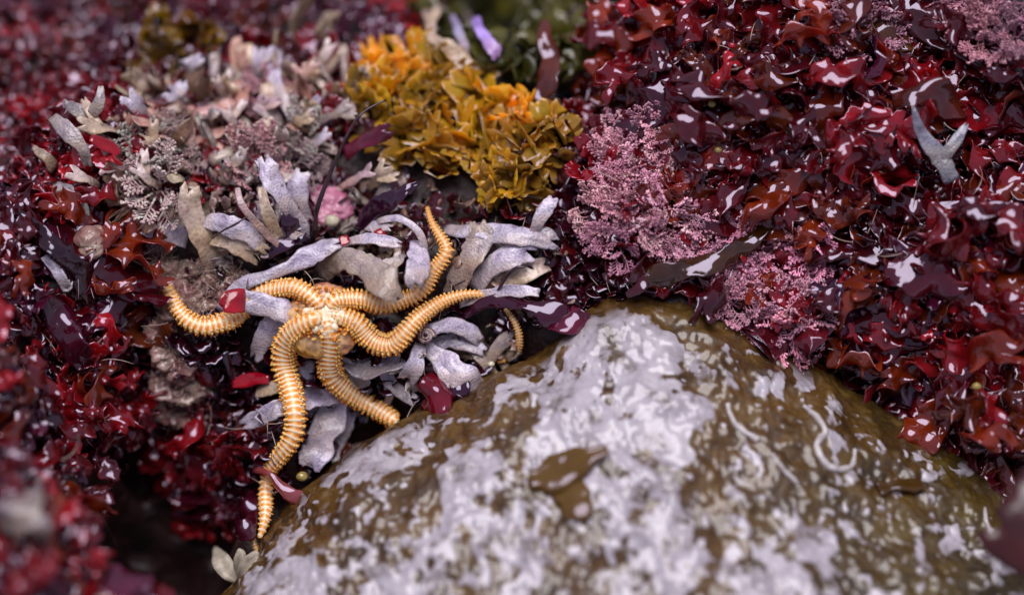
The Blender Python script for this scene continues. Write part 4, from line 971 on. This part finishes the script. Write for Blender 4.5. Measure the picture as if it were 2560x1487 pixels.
_cn = [('pale grey', LIGHT), ('pinkish', (1.25, .92, .92)), ('cream', PALEC), ('silvery lilac', (1.3, 1.24, 1.36)), ('sandy', TAN)]
for i, (x_, y_) in enumerate(_an):
    a_ = math.atan2(y_ - 620, x_ - 640) + arng.uniform(-.5, .5); l_ = arng.uniform(60, 110); w_ = arng.uniform(24, 44)
    dx, dy = cos(a_), sin(a_) * .8; b_ = arng.uniform(-.5, .5)
    r0 = [(x_, y_, w_ * .6, .3), (x_ + dx * l_ * .5, y_ + dy * l_ * .5, w_ * .9, .8), (x_ + dx * l_ + b_ * 20, y_ + dy * l_ - b_ * 20, w_ * 1.1, 1.1)]
    r1 = [r0[1][:2] + (w_ * .6, .75), (x_ + dx * l_ * .8 - dy * l_ * .35, y_ + dy * l_ * .8 + dx * l_ * .35, w_ * .8, .95), (x_ + dx * l_ - dy * l_ * .6, y_ + dy * l_ + dx * l_ * .6, w_ * .6, 1.0)]
    cn_, c_ = _cn[i % 5]
    frond('encrusted_frond', make_label(x_, y_, cn_, 'forked frond'), 'seaweed', [r0, r1] if i % 3 else [r0], M_GREY if i % 2 else M_CREAM, c_, 'bleached forked fronds', th=.038, n=13, cup=.12, ruff=.2, wob=.3, fork=.95, rough_=.02)
PINK_EX = [(1600, 480, 150, 150), (1930, 690, 140, 120)]
scatter([(2100, 420, 520, 480), (2400, 800, 300, 400), (1900, 150, 420, 230), (2480, 1080, 160, 130)], 85, R_BIG, .78, ['wine red', 'wine red', 'maroon', 'rust red', 'brown red', 'crimson', 'brown red', 'wine red', 'maroon', 'purple'], 'ruffled seaweed plant', 'broad ruffled red seaweeds of the right bank', mind=90, excl=PINK_EX + [(2440, 30, 170, 60), (2350, 350, 150, 150)], seed=1)
scatter([(2100, 420, 520, 480), (2400, 800, 300, 400), (1850, 130, 400, 200)], 40, R_SML, 1.0, ['wine red', 'maroon', 'rust red', 'crimson'], 'small-leaved seaweed tuft', 'small-leaved red seaweeds of the right bank', mind=100, excl=PINK_EX, seed=2)
scatter([(2150, 500, 450, 450), (2400, 900, 200, 250)], 12, R_STR, .9, ['maroon', 'purple', 'brown red'], 'strap-leaved seaweed', 'strap-leaved red seaweeds of the right bank', mind=150, excl=PINK_EX, seed=3)
scatter([(180, 650, 200, 330), (150, 950, 200, 200), (60, 1250, 130, 260), (560, 1130, 130, 120), (520, 1000, 120, 80), (330, 1500, 160, 60)], 34, R_BIG, .72, ['wine red', 'maroon', 'near-black red', 'rust red', 'purple'], 'glossy seaweed plant', 'glossy red seaweeds around the dark cave', keep=88, mind=85, excl=[(350, 1290, 130, 170), (470, 800, 110, 130), (200, 320, 90, 90)], seed=4)
scatter([(560, 1180, 150, 160), (300, 960, 130, 120), (90, 1300, 140, 200), (480, 1050, 120, 60)], 26, R_SML, 1.0, ['wine red', 'maroon', 'crimson'], 'small-leaved seaweed tuft', 'small-leaved red seaweeds around the dark cave', mind=70, excl=[(350, 1290, 110, 170)], seed=5)
scatter([(180, 150, 330, 260), (700, 60, 400, 130), (100, 420, 180, 160)], 60, R_SML, 1.0, ['maroon', 'crimson', 'wine red', 'wine red', 'brown red', 'purple'], 'blurred seaweed tuft', 'red seaweed tufts at the far top', mind=70, excl=[(1300, 60, 140, 120)], seed=6)
scatter([(1600, 400, 110, 100), (1720, 500, 90, 60), (1950, 700, 90, 80)], 15, R_SML, .75, ['crimson', 'wine red', 'rust red'], 'small red tuft', 'red tufts lying over the pink tufts', mind=55, lift=.7, seed=21)
scatter([(2100, 420, 520, 480), (2400, 800, 300, 400), (1900, 150, 420, 230), (2480, 1080, 160, 130)], 88, RUF, .86, ['wine red', 'maroon', 'wine red', 'rust red', 'crimson', 'brown red', 'maroon'], 'curly-edged seaweed plant', 'curly-edged red seaweeds of the right bank', mind=88, excl=[(1600, 480, 190, 190), (1930, 690, 215, 185), (2350, 20, 280, 120), (2350, 350, 195, 190), (1900, 310, 110, 80)], lift=.2, seed=41)
scatter([(180, 650, 200, 330), (150, 950, 200, 200), (60, 1250, 130, 260), (560, 1130, 130, 120), (520, 1000, 120, 80)], 32, RUF, .7, ['wine red', 'maroon', 'rust red', 'crimson'], 'curly-edged seaweed plant', 'curly-edged red seaweeds around the dark cave', mind=80, excl=[(350, 1290, 130, 170), (470, 800, 110, 130), (200, 320, 120, 110), (330, 730, 130, 90)], lift=.1, seed=42, keep=135)
scatter([(1430, 520, 100, 160), (1480, 680, 100, 70), (1420, 400, 90, 90)], 14, R_SML, 1.0, ['wine red', 'maroon'], 'small-leaved seaweed tuft', 'red seaweed tufts beside the pink tufts', mind=60, excl=PINK_EX, seed=7)
scatter([(1000, 205, 90, 75), (1120, 270, 90, 80), (1110, 360, 70, 60), (1330, 360, 70, 90), (1280, 440, 80, 40)], 23, YEL, 1.08, [('golden yellow', (.88, .57, .03)), ('mustard', (.78, .48, .03)), ('golden brown', (.60, .36, .05))], 'seaweed tuft', 'yellow seaweed tufts in the middle', mind=52, lift=.35, seed=8)
scatter([(420, 110, 70, 40)], 3, YEL, 1.0, [('dull amber', (.30, .17, .01))], 'seaweed tuft', 'amber seaweed tufts at the far top', mind=40, lift=.3, seed=18)
scatter([(480, 330, 230, 130), (620, 440, 160, 70), (750, 250, 110, 110), (400, 450, 110, 60)], 20, BRN, 1.0, [('cream', (.9, .86, .8)), ('pinkish', (.95, .62, .60)), ('lilac', (.85, .82, .9)), ('tan', (.6, .48, .38)), ('grey', (.75, .74, .76)), ('brown', (.45, .30, .24)), ('beige', (1.0, .88, .72)), ('pale pink', (1.15, .82, .80))], 'crusted frond tuft', 'bleached crusted fronds', mind=50, excl=[(1090, 590, 80, 110), (800, 500, 80, 60)], seed=9)
scatter([(980, 940, 170, 60), (1150, 850, 120, 80), (1230, 930, 70, 40), (640, 620, 120, 60), (900, 560, 160, 50)], 9, BRN, .7, [('greyish', (.8, .78, .85)), ('lilac', (.9, .85, 1.05)), ('tan', (.8, .68, .55))], 'crusted frond tuft', 'bleached crusted fronds', mind=45, excl=[(1090, 600, 60, 100), (950, 1010, 80, 50), (1180, 740, 90, 30), (1290, 840, 30, 60)], seed=10)
scatter([(1600, 420, 90, 100), (1700, 560, 110, 60), (1560, 550, 70, 80), (1640, 340, 40, 40)], 34, COR, .62, [('pink', (1.15, 1.05, 1.12)), ('pale pink', (1.25, 1.32, 1.25)), ('mauve', (.85, .68, .78))], 'feathery coralline tuft', 'pink coralline tufts', cat='coralline', mind=34, lift=.35, seed=11)
scatter([(1930, 640, 120, 80), (1960, 780, 60, 90), (1850, 740, 60, 50)], 30, COR, .6, [('mauve', (.9, .72, .88)), ('bright pink', (1.15, .95, 1.08)), ('dusky pink', (.95, .82, .88))], 'feathery coralline tuft', 'pink coralline tufts', cat='coralline', mind=42, lift=.3, seed=12)
scatter([(2330, 20, 250, 60), (2150, 50, 80, 50), (2480, 70, 90, 50)], 20, COR, .6, [('mauve', (.6, .5, .6)), ('dusky pink', (.75, .6, .65))], 'feathery coralline tuft', 'pink coralline tufts', cat='coralline', mind=48, lift=.3, seed=13)

scatter([(520, 300, 180, 110), (700, 330, 120, 120), (420, 430, 110, 60)], 7, COR, .7, [('pale pink', (.72, 1.0, .78)), ('cream', (.78, 1.38, .92)), ('rosy', (.7, .65, .6))], 'feathery crust tuft', 'pale coralline tufts among the bleached fronds', cat='coralline', mind=55, lift=.3, seed=14)
scatter([(480, 330, 230, 130), (650, 300, 200, 130), (560, 200, 200, 60)], 16, R_SML, .7, ['wine red', 'crimson', 'rust red'], 'small red tuft', 'red tufts tangled in the bleached fronds', mind=60, lift=.3, seed=15)
# ------------------------------------------------------------------ uncountable undergrowth
def carpet(name, zone, n, mat, L, W, rgba, seed, excl=(), lift=.0, **kw):
    rg = np.random.default_rng(seed); protos = [fan(rg, L=1, W=W / L, nu=6, nv=7, curl=rg.uniform(-.8, 1.3), ruffle=rg.uniform(.1, .3), lobes=int(rg.integers(1, 4)), cleft=.3, **kw) for _ in range(10)]
    acc = Acc(); wts = np.array([z[2] * z[3] for z in zone], float); wts /= wts.sum(); cnt = 0
    while cnt < n:
        z = zone[rg.choice(len(zone), p=wts)]; a_ = rg.uniform(0, 6.283); r_ = sqrt(rg.random()); cnt += 1
        x_, y_ = z[0] + cos(a_) * r_ * z[2], z[1] + sin(a_) * r_ * z[3]
        if blocked(x_, y_) or not (-250 < x_ < 2800 and -250 < y_ < 1700): continue
        if any(((x_ - e[0]) / e[2]) ** 2 + ((y_ - e[1]) / e[3]) ** 2 < 1 for e in excl): continue
        p = at(x_, y_, lift + rg.uniform(-.05, .15))
        G = protos[int(rg.integers(10))] * L * rg.uniform(.6, 1.3)
        R = rotm(rg.uniform(0, 6.28), rg.uniform(.2, 1.4), rg.uniform(-.8, .8)); sheet(acc, G @ R.T + p, .035)
    o = finish(name, acc, mat, origin=(0, 0, 0), rgba=rgba); return tag(o, None, None, kind='stuff')
carpet('red_seaweed_undergrowth', [(2050, 450, 800, 600), (2400, 900, 350, 400)], 1300, M_RED, .6, .2, (.07, .006, .010), 31)
carpet('far_seaweed_undergrowth', [(350, 150, 700, 330), (60, 650, 200, 500)], 1500, M_RED, .4, .13, (.11, .012, .016), 32, excl=[(350, 1290, 140, 170)])
carpet('near_seaweed_undergrowth', [(480, 1020, 420, 230), (50, 1250, 200, 330), (750, 850, 700, 200), (1450, 600, 160, 250)], 1100, M_RED, .5, .17, (.05, .004, .012), 33, excl=[(360, 1300, 130, 160)])
carpet('bleached_undergrowth', [(520, 370, 300, 190), (800, 560, 420, 120), (1200, 780, 260, 220)], 300, M_CREAM, .5, .08, (.62, .48, .46), 34)
carpet('mixed_undergrowth', [(480, 330, 260, 170), (900, 560, 330, 110)], 420, M_RED, .45, .15, (.10, .01, .014), 38)
carpet('yellow_undergrowth', [(1060, 270, 190, 150), (1310, 400, 110, 110)], 130, M_YEL, .5, .17, (.40, .24, .03), 35, lift=.1)
carpet('olive_undergrowth', [(1320, 60, 260, 170)], 350, M_GREEN, .9, .25, (1, 1, 1), 36)
carpet('coralline_undergrowth', [(1640, 480, 220, 190), (1930, 700, 170, 170), (2350, 20, 330, 90)], 900, M_PINK, .3, .05, (.6, .5, .62), 37, lift=.1)
# hair-thin pale strands caught on the weeds
hr = Acc(); rg = np.random.default_rng(91)
for i in range(170):
    x_, y_ = (rg.uniform(1450, 2560), rg.uniform(20, 1000)) if i % 2 else (rg.uniform(120, 1300), rg.uniform(560, 1250))
    if blocked(x_, y_) or ((x_ - 360) / 170) ** 2 + ((y_ - 1260) / 190) ** 2 < 1: continue
    p0 = at(x_, y_, rg.uniform(.5, .9)); a_ = rg.uniform(0, 6.28); l_ = rg.uniform(.25, .9); bb = rg.normal(0, .25, 3)
    d_ = rx * cos(a_) + ry * sin(a_)
    P = np.array([p0 + d_ * l_ * t_ + bb * l_ * 1.6 * t_ * (1 - t_) for t_ in np.linspace(0, 1, 8)])
    tube(hr, P, np.linspace(.014, .006, 8), 4)
tag(finish('algae_filaments', hr, M_HAIR, origin=(0, 0, 0)), None, None, kind='stuff')
print('objects', len(bpy.data.objects))
